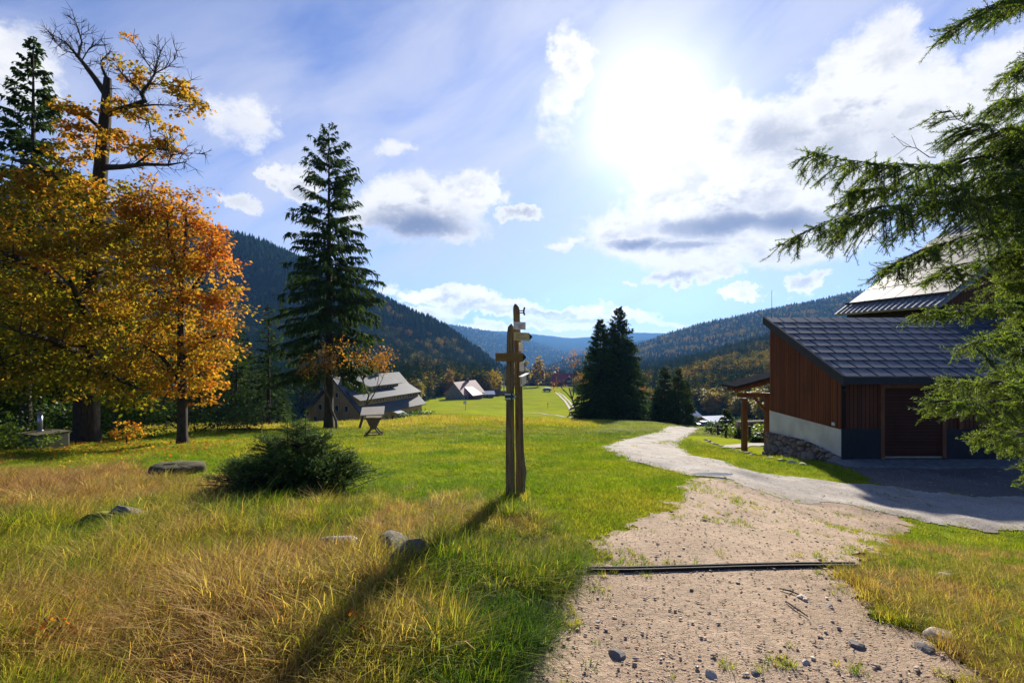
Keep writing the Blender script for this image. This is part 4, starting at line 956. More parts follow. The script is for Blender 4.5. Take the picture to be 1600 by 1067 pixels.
def woods():
    near = [proto_spruce('wood_spruce', 5), proto_spruce('wood_spruce', 6)]
    leafp = [proto_leaf('wood_tree_a', 7), proto_leaf('wood_tree_b', 8)]
    far = [proto_far('z_far_spruce', 9), proto_far('z_far_spruce', 10)]
    # alphabetical order: wood_spruce, wood_spruce.001, wood_tree_a, wood_tree_b, z_far_spruce, z_far_spruce.001
    pts = []
    for (n, y0, y1, p) in ((30000, 70, 330, 1.0), (46000, 330, 900, 1.0), (52000, 900, 2300, 1.0), (30000, 2300, 4300, 1.0)):
        u = rng.uniform(-1.35, 1.25, n); Y = np.sqrt(rng.uniform(y0*y0, y1*y1, n)); pts.append(np.stack([u*Y, Y], 1))
    P = np.concatenate(pts); x, y = P.T; u = x/y
    k = y > FOREDGE(u)+rng.normal(0, 2.5, len(y))
    k &= ~((y < 330) & (rng.uniform(size=len(y)) < np.where(u < -.45, .15, .35)))
    x, y, u = x[k], y[k], u[k]; z = gz(x, y)
    # leave out what stands behind a ridge
    py = 533.5-(z+14-EYE)/y*800
    ys = np.exp(np.linspace(math.log(60), math.log(6000), 200)); ug = np.linspace(-1.4, 1.3, 240)
    UG, YG = np.meshgrid(ug, ys, indexing='ij'); pyg = 533.5-(gz(UG*YG, YG)-EYE)/YG*800; run = np.minimum.accumulate(pyg, 1)
    iu = np.clip(((u+1.4)/(2.7)*239).astype(int), 0, 239); iy = np.clip(np.searchsorted(ys, y)-1, 0, 199)
    k = py < run[iu, iy]+10
    x, y, u, z = x[k], y[k], u[k], z[k]; n = len(x); pyb = 533.5-(z-EYE)/y*800
    print('wood trees', n)
    nz = fbm(x/60, y/60, 401); nz2 = fbm(x/22, y/22, 405)
    pdec = .10+.75*sstep(nz, .5, .66)*.6
    right = u > .2
    pdec = np.where(right & (y < 420), .30+.6*sstep(nz2, .42, .6), pdec)
    pdec = np.where(right & (y >= 1000), .25+.4*sstep(nz, .45, .6), pdec)
    pdec = np.where(right & (y >= 420) & (y < 1000), .12+.25*sstep(nz2, .5, .7), pdec)
    pdec = np.where((u < .15) & (y < 900), .03+.45*sstep(nz2, .52, .68)*sstep(u, -.45, -.15), pdec)
    pdec = np.where((u > -.2) & (u < .14) & (y < 520), .35, pdec)
    pdec = np.where((u < -.4) & (y < 350), .0, pdec)
    dec = rng.uniform(size=n) < pdec
    idx = np.where(dec, 2+rng.integers(0, 2, n), np.where(y < 700, rng.integers(0, 2, n), 4+rng.integers(0, 2, n)))
    tint = np.where(dec, np.clip(rng.normal(.72, .12, n), .5, 1), np.clip(rng.normal(.22, .12, n), 0, .5))
    s = rng.uniform(.55, 1.2, n)*np.where(dec, .85, 1)*np.where(y > 2300, 1.3, 1)*(.8+.4*nz)
    wd = np.where(y > 900, 1.5, 1.15)*np.where(dec & (y > 900), .8, 1)
    sc = np.stack([s*wd, s*wd, s], 1); rot = np.stack([0*s, 0*s, rng.uniform(0, 6.28, n)], 1)
    instancer('forest', near+leafp+far, np.stack([x, y, z-.3], 1), rot, sc, idx, tint, 'mixed spruce and autumn woods covering the valley sides', 'forest')

def wood_edge():
    """single trees one can tell apart along the edges of the woods"""
    protoS = []
    for i in range(3):
        protoS.append(spruce('spruce_tree', (0, -50-i*5, -50), '', 'tree', 14, 3.0, 120+i, whorls=26, per=7, h0=.02, tw=9, droop=.75, cardw=.42, tintb=.3))
    protoL = []
    for i in range(3):
        protoL.append(broadleaf('autumn_tree', (0, -70-i*5, -50), '', 'tree', 12, [(0, 0, 7, 2.8, 2.8, 4), (1, 0, 5, 2.6, 2.6, 2.6), (-1, 0, 6, 2.4, 2.4, 3)], 70, 26, .62, lambda c, i=i: .35+.2*i+(fbm(c[:, 0]*.4, c[:, 2]*.4, 5+i)-.5)*.4, 130+i, mt['birch'], trunk_r=.16, spread=.9))
    g = np.random.default_rng(77)
    used = set()
    def place(pr, x, y, sc, lab, grp):
        i = g.integers(0, len(pr)); z = gz1(x, y)-.2
        if (id(pr), i) not in used:
            used.add((id(pr), i)); r = pr[i]; r.location = (x, y, z); r.scale = (sc*1.1, sc*1.1, sc); r['label'] = lab; r['group'] = grp
        else: dup(pr[i], (x, y, z), g.uniform(0, 6.28), (sc*g.uniform(.95, 1.2), sc*1.1, sc), lab, grp)
    # dark wood behind the maples, left of the lodge
    for i in range(64):
        x = g.uniform(-30, 425); Y = g.uniform(46, 78) if x < 420 else g.uniform(60, 88)
        if 185 < x < 240 and Y < 50: continue
        X = (x-800)/800*Y
        place(protoS, X, Y, g.uniform(.55, .95)*(1.0 if x > 330 else 1.25), 'dark spruce in the wood edge behind the maples at left', 'spruces of the left wood edge')
    for no, (x, yt, Y) in enumerate(((387, 568, 52), (350, 590, 50), (430, 598, 60), (446, 606, 62), (372, 590, 60), (408, 608, 56), (330, 560, 58))):
        X = (x-800)/800*Y; z = gz1(X, Y); H = at(0, yt, Y).z-z
        place(protoS, X, Y, H/14, ['tall spruce, third from the left between orange maple and lodge', 'second spruce from the left between orange maple and lodge', 'second spruce from the right between orange maple and lodge', 'spruce nearest to the lodge at the wood front', 'low spruce just left of the tall third one by the orange maple', 'small spruce right of the tall one between orange maple and lodge', 'leftmost tall spruce right behind the orange maple crown'][no], 'spruces between maple and lodge')
    for i in range(46):
        u = g.uniform(-.36, -.03); Y = float(FOREDGE(np.array([u]))[0])+g.uniform(-6, 12)
        if g.uniform() < .62: place(protoS, u*Y, Y, g.uniform(.6, 1.15), 'spruce along the far wood edge behind lodge and pink-roofed house', 'spruces of the far wood edge')
        else: place(protoL, u*Y, Y, g.uniform(.6, 1.0), 'autumn tree along the far wood edge behind lodge and pink-roofed house', 'autumn trees of the far wood edge')
    for i in range(26):
        u = g.uniform(-.03, .13); Y = 436+g.uniform(-6, 14)
        if g.uniform() < .6: place(protoS, u*Y, Y, g.uniform(.8, 1.3), 'spruce of the wood behind the red-roofed house', 'spruces behind the red house')
        else: place(protoL, u*Y, Y, g.uniform(.8, 1.3), 'golden tree of the wood behind the red-roofed house', 'golden trees behind the red house')
    for i in range(60):
        u = g.uniform(.25, .52); Y = float(FOREDGE(np.array([u]))[0])+g.uniform(-14, 22)
        if g.uniform() < .42: place(protoS, u*Y, Y, g.uniform(.6, 1.1), 'spruce in the mixed wood edge left of the brown garage', 'spruces left of the garage')
        else: place(protoL, u*Y, Y, g.uniform(.6, 1.05), 'autumn tree in the mixed wood edge left of the brown garage', 'autumn trees left of the garage')

# ------------------------------------------------------------------ garage and main house
def garage():
    x0, x1, y0, y1 = 10.3, 18.6, 16.0, 20.45
    zb, ze, zr = -1.98, .62, 2.45
    root = thing('garage', (x0, y0, zb), 'dark brown timber garage with slate-grey metal roof and stone base beside the road', 'garage')
    I = Matrix.Translation((-x0, -y0, -zb))
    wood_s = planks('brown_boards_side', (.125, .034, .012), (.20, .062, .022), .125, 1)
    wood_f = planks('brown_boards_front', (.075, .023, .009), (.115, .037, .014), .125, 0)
    wood_d = planks('door_slats', (.05, .016, .007), (.062, .020, .009), .10, 2, rough=.8, groove=.005)
    trim = simple('dark_sheet_metal', (.030, .032, .037), (.022, .024, .028), 6, .65, spec=.25)
    plaster = simple('white_plaster', (.60, .58, .52), (.47, .44, .38), 1.7, .9, .004, 60)
    conc = simple('concrete', (.22, .21, .19), (.13, .12, .11), 5, .9, .006, 30)
    dark = simple('dark_plinth', (.022, .023, .025), (.016, .017, .019), 5, .7)
    zp = -1.09      # plinth top
    def zroof(y): return ze+(zr-ze)*(y-y0)/(y1-y0)
    # side wall (left): timber above the plinth, one thick slab; boards stand proud of each other
    MB().prism([(x0, y0, zp), (x0, y1, zp), (x0, y1, zroof(y1)), (x0, y0, zroof(y0))], (.12, 0, 0)).build('side_wall', wood_s, root, M=I)
    b = MB()
    k = 0; y = y0+.06
    while y < y1-.05:
        b.box((x0-.022, y, zp-.01), (x0-.001, y+.055, zroof(y)-.02)); y += .125
    b.build('board_battens', wood_s, root, M=I)
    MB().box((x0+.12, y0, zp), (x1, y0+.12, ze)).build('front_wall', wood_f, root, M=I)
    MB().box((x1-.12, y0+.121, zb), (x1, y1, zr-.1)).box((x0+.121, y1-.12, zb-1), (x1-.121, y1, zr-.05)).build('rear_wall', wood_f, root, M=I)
    MB().box((x0-.015, y0-.0, zb+.02), (x0+.14, y1, zp-.012)).build('plaster_plinth', plaster, root, M=I)
    b = MB()
    for a, c in ((x0-.017, 11.55), (13.5, 18.6)): b.box((a, y0-.03, zb-.05), (c, y0-.002, zp+.02))
    b.build('front_plinth', dark, root, M=I)
    # door with frame
    d = MB().box((11.62, y0-.012, zb+.02), (13.42, y0-.004, .2)).build('garage_door', wood_d, root, M=I)
    f = MB().box((11.50, y0-.05, zb), (11.62, y0-.0035, .33)).box((13.42, y0-.05, zb), (13.54, y0-.0035, .33)).box((11.62, y0-.05, .2), (13.42, y0-.0035, .33))
    f.build('door_frame', simple('frame_wood', (.17, .065, .026), (.12, .042, .016), 9, .6, stretch=(1,1,.2)), root, M=I)
    MB().box((11.62, y0-.03, zb+.0), (13.42, y0-.0125, zb+.05)).build('threshold', simple('steel', (.35, .30, .22), (.25, .22, .18), 6, .5), root, M=I)
    MB().box((13.95, y0-.05, zb+.9), (14.05, y0-.0035, .33)).build('corner_post', simple('frame_wood2', (.15, .055, .022), (.11, .04, .015), 9, .6), root, M=I)
    MB().box((x0-.5, y0-1.0, zb-.3), (x1+3, y0-.035, zb-.03)).build('concrete_apron', conc, root, bevel=.01, M=I)
    # roof: deck, tiles as raised metal shingles, fascia and verge
    ov = .38; sl = math.hypot(y1-y0, zr-ze); dy, dz = (y1-y0)/sl, (zr-ze)/sl
    def rp(x, s, h): return Vector((x, y0-ov*dy*0+s*dy, ze+.10+s*dz))+Vector((0, -dz, dy))*h
    s0, s1 = -.42, sl+.12; xa, xb = x0-.20, x1+1.4
    deck = MB(); deck.add([rp(xa, s0, 0), rp(xb, s0, 0), rp(xb, s1, 0), rp(xa, s1, 0), rp(xa, s0, -.06), rp(xb, s0, -.06), rp(xb, s1, -.06), rp(xa, s1, -.06)],
             [(0,1,2,3),(7,6,5,4),(0,4,5,1),(1,5,6,2),(2,6,7,3),(3,7,4,0)])
    deck.build('roof_deck', simple('roof_underlay', (.010, .011, .013), None, 5, .8, spec=.1), root, M=I)
    t = MB(); rows = 9; rh = (s1-s0)/rows; tw = .52
    for r in range(rows):
        x = xa+.03-(tw*.5 if r % 2 else 0)
        sA = s0+r*rh+.02; sB = sA+rh*.98
        while x < xb:
            a = max(x+.03, xa+.02); c = min(x+tw-.03, xb)
            if c-a > .05:
                h0 = .030+random.uniform(0, .003); h1 = .010
                P = [rp(a, sA, h0), rp(c, sA, h0), rp(c, sB, h1), rp(a, sB, h1)]; Q = [rp(a, sA, .003), rp(c, sA, .003), rp(c, sB, .002), rp(a, sB, .002)]
                t.add(P+Q, [(0,1,2,3),(0,4,5,1),(1,5,6,2),(3,7,4,0)])
            x += tw
    tile_m = simple('slate_grey_metal', (.085, .092, .105), (.06, .067, .08), 2.5, .5, .002, 40, spec=.4)
    t.build('roof_tiles', tile_m, root, M=I)
    fa = MB(); v = Vector((0, -dz, dy))
    fa.add([rp(xa-.03, s0-.03, .05), rp(xa+.06, s0-.03, .05), rp(xa+.06, s1+.02, .05), rp(xa-.03, s1+.02, .05)]+[rp(xa-.03, s0-.03, .05)-Vector((0,0,.30)), rp(xa+.06, s0-.03, .05)-Vector((0,0,.30)), rp(xa+.06, s1+.02, .05)-Vector((0,0,.30)), rp(xa-.03, s1+.02, .05)-Vector((0,0,.30))],
           [(0,1,2,3),(7,6,5,4),(0,4,5,1),(1,5,6,2),(2,6,7,3),(3,7,4,0)])
    e = rp(xa+.06, s0-.03, .0)
    fa.box((xa+.061, e.y-.02, e.z-.20), (xb, e.y+.03, e.z+.03))
    fa.build('fascia', trim, root, M=I)
    # little things on the wall
    MB().box((x0-.055, 16.28, -1.03), (x0-.023, 16.42, -.93)).build('socket_box', simple('white_plastic', (.7, .7, .68), None, 5, .5), root, bevel=.004, M=I)
    w = MB().box((x0+.03, y0-.10, .10), (x0+.11, y0-.001, .16)); w.build('wall_lamp', simple('black_metal', (.02, .02, .02), None, 5, .4), root, M=I)
    MB().tube([(x0+.1, y1+.05, zr-.2), (x0+.1, y1+.05, zr+1.25)], [.012, .006], 6).build('lightning_rod', trim, root, M=I)
    # rubble stone base
    ny, nz = 260, 90; ys = np.linspace(y0-.15, y1+.05, ny); ts = np.linspace(0, 1, nz)
    YY, TT = np.meshgrid(ys, ts, indexing='ij'); top = np.interp(YY, [y0-.15, y0+1.2, y1], [-2.0, -1.82, -1.92]) ; bot = gz(np.full_like(YY, x0-.4), YY)-.25
    top = np.interp(YY, [y0-.15, y0+.8, y0+2, y1], [-1.98, -1.86, -1.80, -1.95]); ZZ = top*(1-TT)+bot*TT
    bot = np.minimum(bot, top-.3)
    g = np.random.default_rng(4); sites = np.stack([g.uniform(y0-.4, y1+.3, 150), g.uniform(-3.6, -1.6, 150)], 1)
    dd = np.sqrt((YY[..., None]-sites[:, 0])**2+((ZZ[..., None]-sites[:, 1])*1.35)**2); srt = np.sort(dd, -1); e = srt[..., 1]-srt[..., 0]; who = np.argmin(dd, -1)
    bulge = sstep(e, 0, .09)*(.09+.05*g.uniform(size=150)[who]); XX = x0-.03-.22*TT-bulge+(fbm(YY*14, ZZ*14, 3)-.5)*.03
    V = np.stack([XX-x0, YY-y0, ZZ-zb], -1).reshape(-1, 3); idx = np.arange(ny*nz).reshape(ny, nz)
    F = np.stack([idx[:-1, :-1], idx[:-1, 1:], idx[1:, 1:], idx[1:, :-1]], -1).reshape(-1, 4)
    ms, nt = mat_new('rubble_stone')
    at_ = node(nt, 'ShaderNodeAttribute', attribute_name='stone').outputs['Fac']; j = node(nt, 'ShaderNodeAttribute', attribute_name='joint').outputs['Fac']
    n_ = NOISE(nt, node(nt, 'ShaderNodeTexCoord').outputs['Object'], 12, 6, .65)
    c = MIX(nt, at_, (.17, .12, .085), (.30, .24, .19)); c = MIX(nt, SS(nt, n_, .35, .7), c, (.13, .10, .085)); c = MIX(nt, j, (.035, .03, .025), c)
    finish(nt, node(nt, 'ShaderNodeBsdfPrincipled', {'Base Color': c, 'Roughness': .9}))
    np_mesh('stone_base', V, F, ms, root, attrs={'stone': g.uniform(size=150)[who].ravel(), 'joint': sstep(e, .01, .04).ravel()}, smooth=True)
    # ---- main house behind, its solar roof facing left
    hx, hy0, hy1 = 17.3, 20.75, 27.5; zeh = 3.12
    r2 = thing('main_house', (hx, hy0, -2.5), 'large house behind the garage with solar panels on a steep metal roof', 'house'); J = Matrix.Translation((-hx, -hy0, 2.5))
    p = R(37); W = 7.5
    def rq(s, y, h): return Vector((hx+s*math.cos(p)-h*math.sin(p), y, zeh+s*math.sin(p)+h*math.cos(p)))
    S1 = W/math.cos(p); top = rq(S1, 0, 0)
    wall = MB().prism([(hx+.5, hy0+.3, -3.2), (hx+.5, hy0+.3, zeh+.2), (hx+W, hy0+.3, top.z-.25), (hx+2*W-.5, hy0+.3, zeh+.2), (hx+2*W-.5, hy0+.3, -3.2)], (0, hy1-hy0-.6, 0)).build('wall', wood_f, r2, M=J)
    seam = simple('seamed_metal', (.20, .21, .23), (.16, .17, .19), 3, .75, spec=.25)
    rf = MB(); rf.add([rq(0, hy0, 0), rq(S1, hy0, 0), rq(S1, hy1, 0), rq(0, hy1, 0), rq(0, hy0, -.12), rq(S1, hy0, -.12), rq(S1, hy1, -.12), rq(0, hy1, -.12)], [(3,2,1,0),(4,5,6,7),(0,1,5,4),(1,2,6,5),(2,3,7,6),(3,0,4,7)])
    def rq2(s, y, h): v = rq(s, y, h); return Vector((2*(hx+W)-v.x+.001, v.y, v.z))
    rf.add([rq2(0, hy0, 0), rq2(S1, hy0, 0), rq2(S1, hy1, 0), rq2(0, hy1, 0), rq2(0, hy0, -.12), rq2(S1, hy0, -.12), rq2(S1, hy1, -.12), rq2(0, hy1, -.12)], [(0,1,2,3),(7,6,5,4),(4,5,1,0),(5,6,2,1),(6,7,3,2),(7,4,0,3)])
    y = hy0+.1
    while y < hy1: rf.add([rq(0, y-.012, .002), rq(S1, y-.012, .002), rq(S1, y+.012, .002), rq(0, y+.012, .002), rq(0, y-.012, .04), rq(S1, y-.012, .04), rq(S1, y+.012, .04), rq(0, y+.012, .04)], [(7,6,5,4),(0,1,5,4),(2,3,7,6),(3,0,4,7)]); y += .40
    rf.build('roof', seam, r2, M=J)
    MB().beam(rq(.72, hy0+.1, .10), rq(.72, hy1-.15, .10), .06, .10).build('snow_guard', trim, r2, M=J)
    panm, nt = mat_new('solar_glass')
    finish(nt, node(nt, 'ShaderNodeBsdfPrincipled', {'Base Color': (.10, .075, .08, 1), 'Roughness': .6, 'Specular IOR Level': .3}))
    frame = simple('panel_frame', (.02, .02, .022), None, 4, .4)
    for i in range(5):
        for k in range(6):
            a = .85+i*1.13; b_ = hy1-.35-(k+1)*1.05
            pn = MB().add([rq(a, b_, .10), rq(a+1.06, b_, .10), rq(a+1.06, b_+1.0, .10), rq(a, b_+1.0, .10), rq(a, b_, .06), rq(a+1.06, b_, .06), rq(a+1.06, b_+1.0, .06), rq(a, b_+1.0, .06)],
                     [(3,2,1,0),(4,5,6,7),(0,1,5,4),(1,2,6,5),(2,3,7,6),(3,0,4,7)]).build('solar_panel', panm, r2, M=J)
    # ---- timber porch at the rear corner
    timb = simple('porch_timber', (.14, .052, .020), (.09, .032, .013), 7, .7, .004, 20, stretch=(1,1,.3))
    yb = 24.0; r3 = thing('timber_porch', (11.9, yb, -3.1), 'open brown timber porch with diagonal brace behind the garage corner', 'porch'); K = Matrix.Translation((-11.9, -yb, 3.1))
    def w_(x, y, Y=yb): return at(x, y, Y)
    gz0 = gz1(11.9, yb)
    a = w_(1199, 620); MB().box((a.x-.11, yb-.11, gz0-.3), (a.x+.11, yb+.11, a.z)).build('post', timb, r3, bevel=.01, M=K)
    a2 = w_(1163, 622); MB().box((a2.x-.11, yb-.11, gz1(a2.x, yb)-.3), (a2.x+.11, yb+.11, a2.z)).build('post', timb, r3, bevel=.01, M=K)
    MB().beam(w_(1152, 617), w_(1260, 617), .16, .2).build('beam', timb, r3, M=K)
    MB().beam(w_(1178, 620), w_(1200, 646), .12, .12).build('brace', timb, r3, M=K)
    rfb = MB()
    for k in range(3): rfb.beam(w_(1150, 610)+Vector((0, k*.5, 0)), w_(1262, 580)+Vector((0, k*.5, 0)), .10, .16)
    rfb.build('rafters', timb, r3, M=K)
    A = w_(1145, 606)+Vector((0, -.25, 0)); B = w_(1262, 575)+Vector((0, -.25, 0))
    MB().prism([A, B, B+Vector((0,0,.09)), A+Vector((0,0,.09))], (0, 1.5, 0)).build('roof', simple('felt_roofing', (.035, .036, .04), None, 4, 1.0, spec=0), r3, M=K)

# ------------------------------------------------------------------ lodge and far houses
def lodge():
    near = np.array([-35.25, 120.0]); d = unit(np.array([11.0, 23.6])); L = 26.0; W = 18.2; zE, zR = -15.7, -7.3; zg = -19.5
    nrm = np.array([-d[1], d[0]])      # towards the back-left eave
    root = thing('mountain_lodge', (near[0], near[1], zg), 'long wooden mountain lodge with grey metal roof and two rows of dormers', 'lodge')
    root.rotation_euler = (0, 0, math.atan2(d[1], d[0]))
    # local: x along the ridge, y to the back-left eave (0..W), z up from zg
    e, r, h = zE-zg, zR-zg, 0
    wood = planks('lodge_boards', (.34, .17, .055), (.46, .25, .085), .35, 1); wood2 = planks('lodge_boards_long', (.26, .13, .045), (.36, .20, .075), .35, 0)
    metal = simple('lodge_roof_metal', (.085, .088, .098), (.055, .058, .068), .8, .7, .01, 5, stretch=(.3,3,1), spec=.3)
    dark = simple('lodge_dark_metal', (.06, .065, .08), (.045, .05, .06), 3, .5); glass = simple('window_glass', (.02, .022, .025), None, 3, .12, spec=.8); cream = simple('cream_frame', (.5, .42, .28), None, 3, .6)
    ov = .9; H = W/2; sl = (r-e)/H
    MB().prism([(.5, .9, -4), (.5, .9, e-.1), (.5, H, r-.9), (.5, W-.9, e-.1), (.5, W-.9, -4)], (L-1, 0, 0)).build('wall', wood, root)
    def Z(y): return e+sl*(y if y < H else W-y)
    ro = MB()
    for s in (0, 1):
        f = (lambda y: y) if s == 0 else (lambda y: W-y)
        a = [(0, f(-.3), e-.3*sl), (L, f(-.3), e-.3*sl), (L, f(H), r), (0, f(H), r)]; ro.prism(a if s == 0 else a[::-1], (0, 0, .22))
    ro.build('roof', metal, root)
    MB().prism([(-.06, -.35, e-.35*sl-.15), (-.06, H, r-.15), (-.06, W+.35, e-.35*sl-.15), (-.06, W+.35, e-.35*sl+.26), (-.06, H, r+.27), (-.06, -.35, e-.35*sl+.26)], (.14, 0, 0)).build('verge_board', dark, root)
    def dormer(x0, x1, yf, hgt, yback):
        """long shed dormer: front at yf (distance in from the eave), window band hgt high"""
        zf = Z(yf)+.2; zt = zf+hgt
        dm = MB().prism([(x0, yf, zf-.3), (x0, yf, zt), (x0, yback, Z(yback)+.1), (x0, yback, Z(yback)-.4)], (x1-x0, 0, 0)).build('dormer', wood2, root)
        n = int((x1-x0)/1.15)
        fr = MB(); gl = MB()
        for i in range(n):
            a = x0+.35+i*(x1-x0-.7)/n; b = a+(x1-x0-.7)/n*.62
            if i % 6 == 3: continue
            wf = MB().box((a, yf-.06, zf+.12), (b, yf-.002, zt-.25)).build('window', cream, root); MB().box((a+.09, yf-.09, zf+.22), (b-.09, yf-.062, zt-.34)).build('pane', glass, wf)
        A = [(x0-.5, yf-.9, zt-.12), (x1+.4, yf-.9, zt-.12), (x1+.4, yback+.1, Z(yback)+.27), (x0-.5, yback+.1, Z(yback)+.27)]
        MB().prism(A, (0, 0, .14)).build('dormer_roof', metal, dm)
    dormer(1.2, 25.2, 1.9, 1.35, 4.1+1.5)
    dormer(3.2, 20.2, 4.9, 1.30, 8.6)
    # small skylight dormer, chimneys
    sk = MB().prism([(9.5, 6.3, Z(6.3)+.9), (13, 6.3, Z(6.3)+.9), (13, 8.4, Z(8.4)+.45), (9.5, 8.4, Z(8.4)+.45)], (0, 0, .12)).box((9.8, 6.6, Z(6.3)+.5), (12.7, 6.8, Z(6.3)+.9)).build('small_dormer', dark, root)
    for x in (5.5, 14.5): MB().box((x, 7.9, r-1.5), (x+1.1, 8.9, r+.75)).box((x-.1, 7.8, r+.75), (x+1.2, 9.0, r+.9)).build('chimney', dark, root)
    # gable windows
    def win(x, y, z, w, hh, face):
        if face == 'g': f = MB().box((.42, y-w/2-.12, z-hh/2-.12), (.497, y+w/2+.12, z+hh/2+.12)).build('window', cream, root); MB().box((.38, y-w/2, z-hh/2), (.418, y+w/2, z+hh/2)).build('pane', glass, f)
        else: f = MB().box((x-w/2-.12, .83, z-hh/2-.12), (x+w/2+.12, .897, z+hh/2+.12)).build('window', cream, root); MB().box((x-w/2, .79, z-hh/2), (x+w/2, .828, z+hh/2)).build('pane', glass, f)
    for y in (3.2, 6, 8.5, 12, 15): win(0, y, 1.9, 1.0, 1.3, 'g')
    for y in (5, 8, 10.8, 13.4): win(0, y, 5.0, .9, 1.3, 'g')
    for y in (8, 10.3): win(0, y, 8.2, .8, 1.1, 'g')
    for i in range(9): win(2.2+i*2.6, 0, 1.9, 1.1, 1.5, 's')
    p = MB().prism([(11.2, -1.9, e-.95), (14.2, -1.9, e-.95), (14.2, .8, e-.2), (11.2, .8, e-.2)], (0, 0, .12)).build('entrance_canopy', simple('pale_sheet', (.6, .6, .58), None, 3, .4), root)
    # ---- pink-roofed house
    def house(name, x, y, Y, L, W, hw, hr, rz, roofm, wallm, label, chim=True, cat='house', extra=None):
        b = at(x, y, Y); b.z = gz1(b.x, b.y)-.3; rt = thing(name, b, label, cat, None, rz)
        MB().prism([(-L/2, -W/2, 0), (-L/2, W/2, 0), (-L/2, W/2, hw), (-L/2, 0, hw+(hr-hw)*.96), (-L/2, -W/2, hw)], (L, 0, 0)).build('wall', wallm, rt)
        o = .7; sp = (hr-hw)/(W/2); q = MB()
        q.prism([(-L/2-o, -W/2-o, hw-o*sp), (L/2+o, -W/2-o, hw-o*sp), (L/2+o, 0, hr), (-L/2-o, 0, hr)], (0, 0, .2)); q.prism([(-L/2-o, .001, hr), (L/2+o, .001, hr), (L/2+o, W/2+o, hw-o*sp), (-L/2-o, W/2+o, hw-o*sp)], (0, 0, .2))
        q.build('roof', roofm, rt)
        if chim: MB().box((L*.12, -.5, hr-1), (L*.12+.9, .4, hr+1.3)).build('chimney', simple('chimney_brick', (.2, .1, .08), None, 3, .8), rt)
        for i in range(max(2, int(L/2.6))):
            xx = -L/2+1.3+i*(L-2)/max(2, int(L/2.6)); f = MB().box((xx, -W/2-.05, .9), (xx+1.0, -W/2-.003, 2.2)).build('window', glass, rt)
        return rt
    pink = simple('faded_red_roof', (.36, .14, .12), (.28, .11, .095), 2, .6); redr = simple('red_roof', (.34, .035, .05), (.26, .026, .04), 1, .6)
    wallw = simple('pale_wall', (.30, .27, .24), (.2, .17, .14), 1, .8); wd = simple('brown_house_wood', (.13, .05, .03), (.08, .03, .02), 2, .8)
    h = house('cottage', 726, 630, 232, 15, 10, 3.2, 8.0, R(58), pink, wallw, 'cottage with faded pink roof beside the round orange tree in the valley meadow')
    MB().prism([(-4.5, -8.0, 2.2), (3.2, -8.0, 2.2), (2.2, -2.6, 5.6), (-3.5, -2.6, 5.6)], (0, 0, .18)).build('porch_roof', pink, h)
    MB().box((-4, -7.6, 0), (2.8, -5.001, 2.2)).build('porch', wd, h)
    w_r = simple('white_sheet_roof', (.7, .7, .72), (.55, .55, .57), 2, .35)
    house('shed', 760, 626, 240, 6, 5, 2.2, 3.2, R(12), w_r, wd, 'shed with white roof right next to the pink-roofed cottage', False, 'shed')
    house('hut', 773, 622.5, 252, 4.5, 4, 2, 3.4, R(8), wd, wd, 'small brown hut right of the white-roofed shed', False, 'hut')
    house('hut', 782, 620.5, 258, 4, 3.5, 1.6, 2.6, R(8), simple('rust_roof', (.24, .11, .05), None, 2, .7), wd, 'lowest rusty hut at the end of the row, left of the signpost', False, 'hut')
    rh = house('red_house', 882, 606, 405, 19, 11, 4.5, 10.5, R(-6), redr, wd, 'red-roofed farmhouse with a front gable at the far end of the meadow')
    MB().prism([(-.5, -7.5, .2), (7.5, -7.5, .2), (7.5, -7.5, 4), (3.5, -7.5, 8.2), (-.5, -7.5, 4)], (0, 7, 0)).build('front_gable', wd, rh)
    MB().prism([(-1.3, -8.2, 3.4), (3.5, -8.2, 8.5), (3.5, -8.2, 8.8), (-1.3, -8.2, 3.7)], (0, 8, 0)).prism([(3.501, -8.2, 8.5), (8.3, -8.2, 3.4), (8.3, -8.2, 3.7), (3.501, -8.2, 8.8)], (0, 8, 0)).build('gable_roof', redr, rh)
    MB().box((1, -7.56, 1.2), (6, -7.503, 2.2)).box((2, -7.56, 4.2), (5, -7.503, 5.4)).build('gable_windows', cream, rh)
    # village roofs on the right
    house('shelter', 1113, 660, 140, 5.5, 6, 2.1, 2.9, R(15), w_r, wd, 'open shelter with pale flat-pitched roof beside the blue car', False, 'shelter')
    house('long_hut', 1086, 657, 150, 8, 5, 1.8, 2.7, R(5), simple('grey_felt_roof', (.10, .10, .11), None, 2, .8), wallw, 'long grey-roofed hut left of the pale shelter', False, 'hut')
    house('valley_house', 1072, 652, 175, 7, 6, 2.2, 4.2, R(40), w_r, wd, 'little pale-roofed house half hidden behind the medium spruces', False, 'house')
    # green tent trailer behind the spruce
    b = at(1003, 658, 92); b.z = gz1(b.x, b.y); tr = thing('green_tent', b, 'green tarpaulin tent with white edge at the right foot of the broad spruces', 'tent')
    gm = simple('green_tarpaulin', (.012, .14, .09), (.01, .10, .065), 4, .6)
    MB().prism([(-1.8, 0, 0), (1.8, 0, 0), (1.5, 0, 1.3), (.2, 0, 2.1), (-1.3, 0, 1.4)], (0, 2.4, 0)).build('canopy', gm, tr)
    MB().prism([(1.51, -.1, 1.31), (2.3, -.1, .95), (2.3, -.1, 1.03), (1.51, -.1, 1.39)], (0, 2.5, 0)).build('awning', w_r, tr)

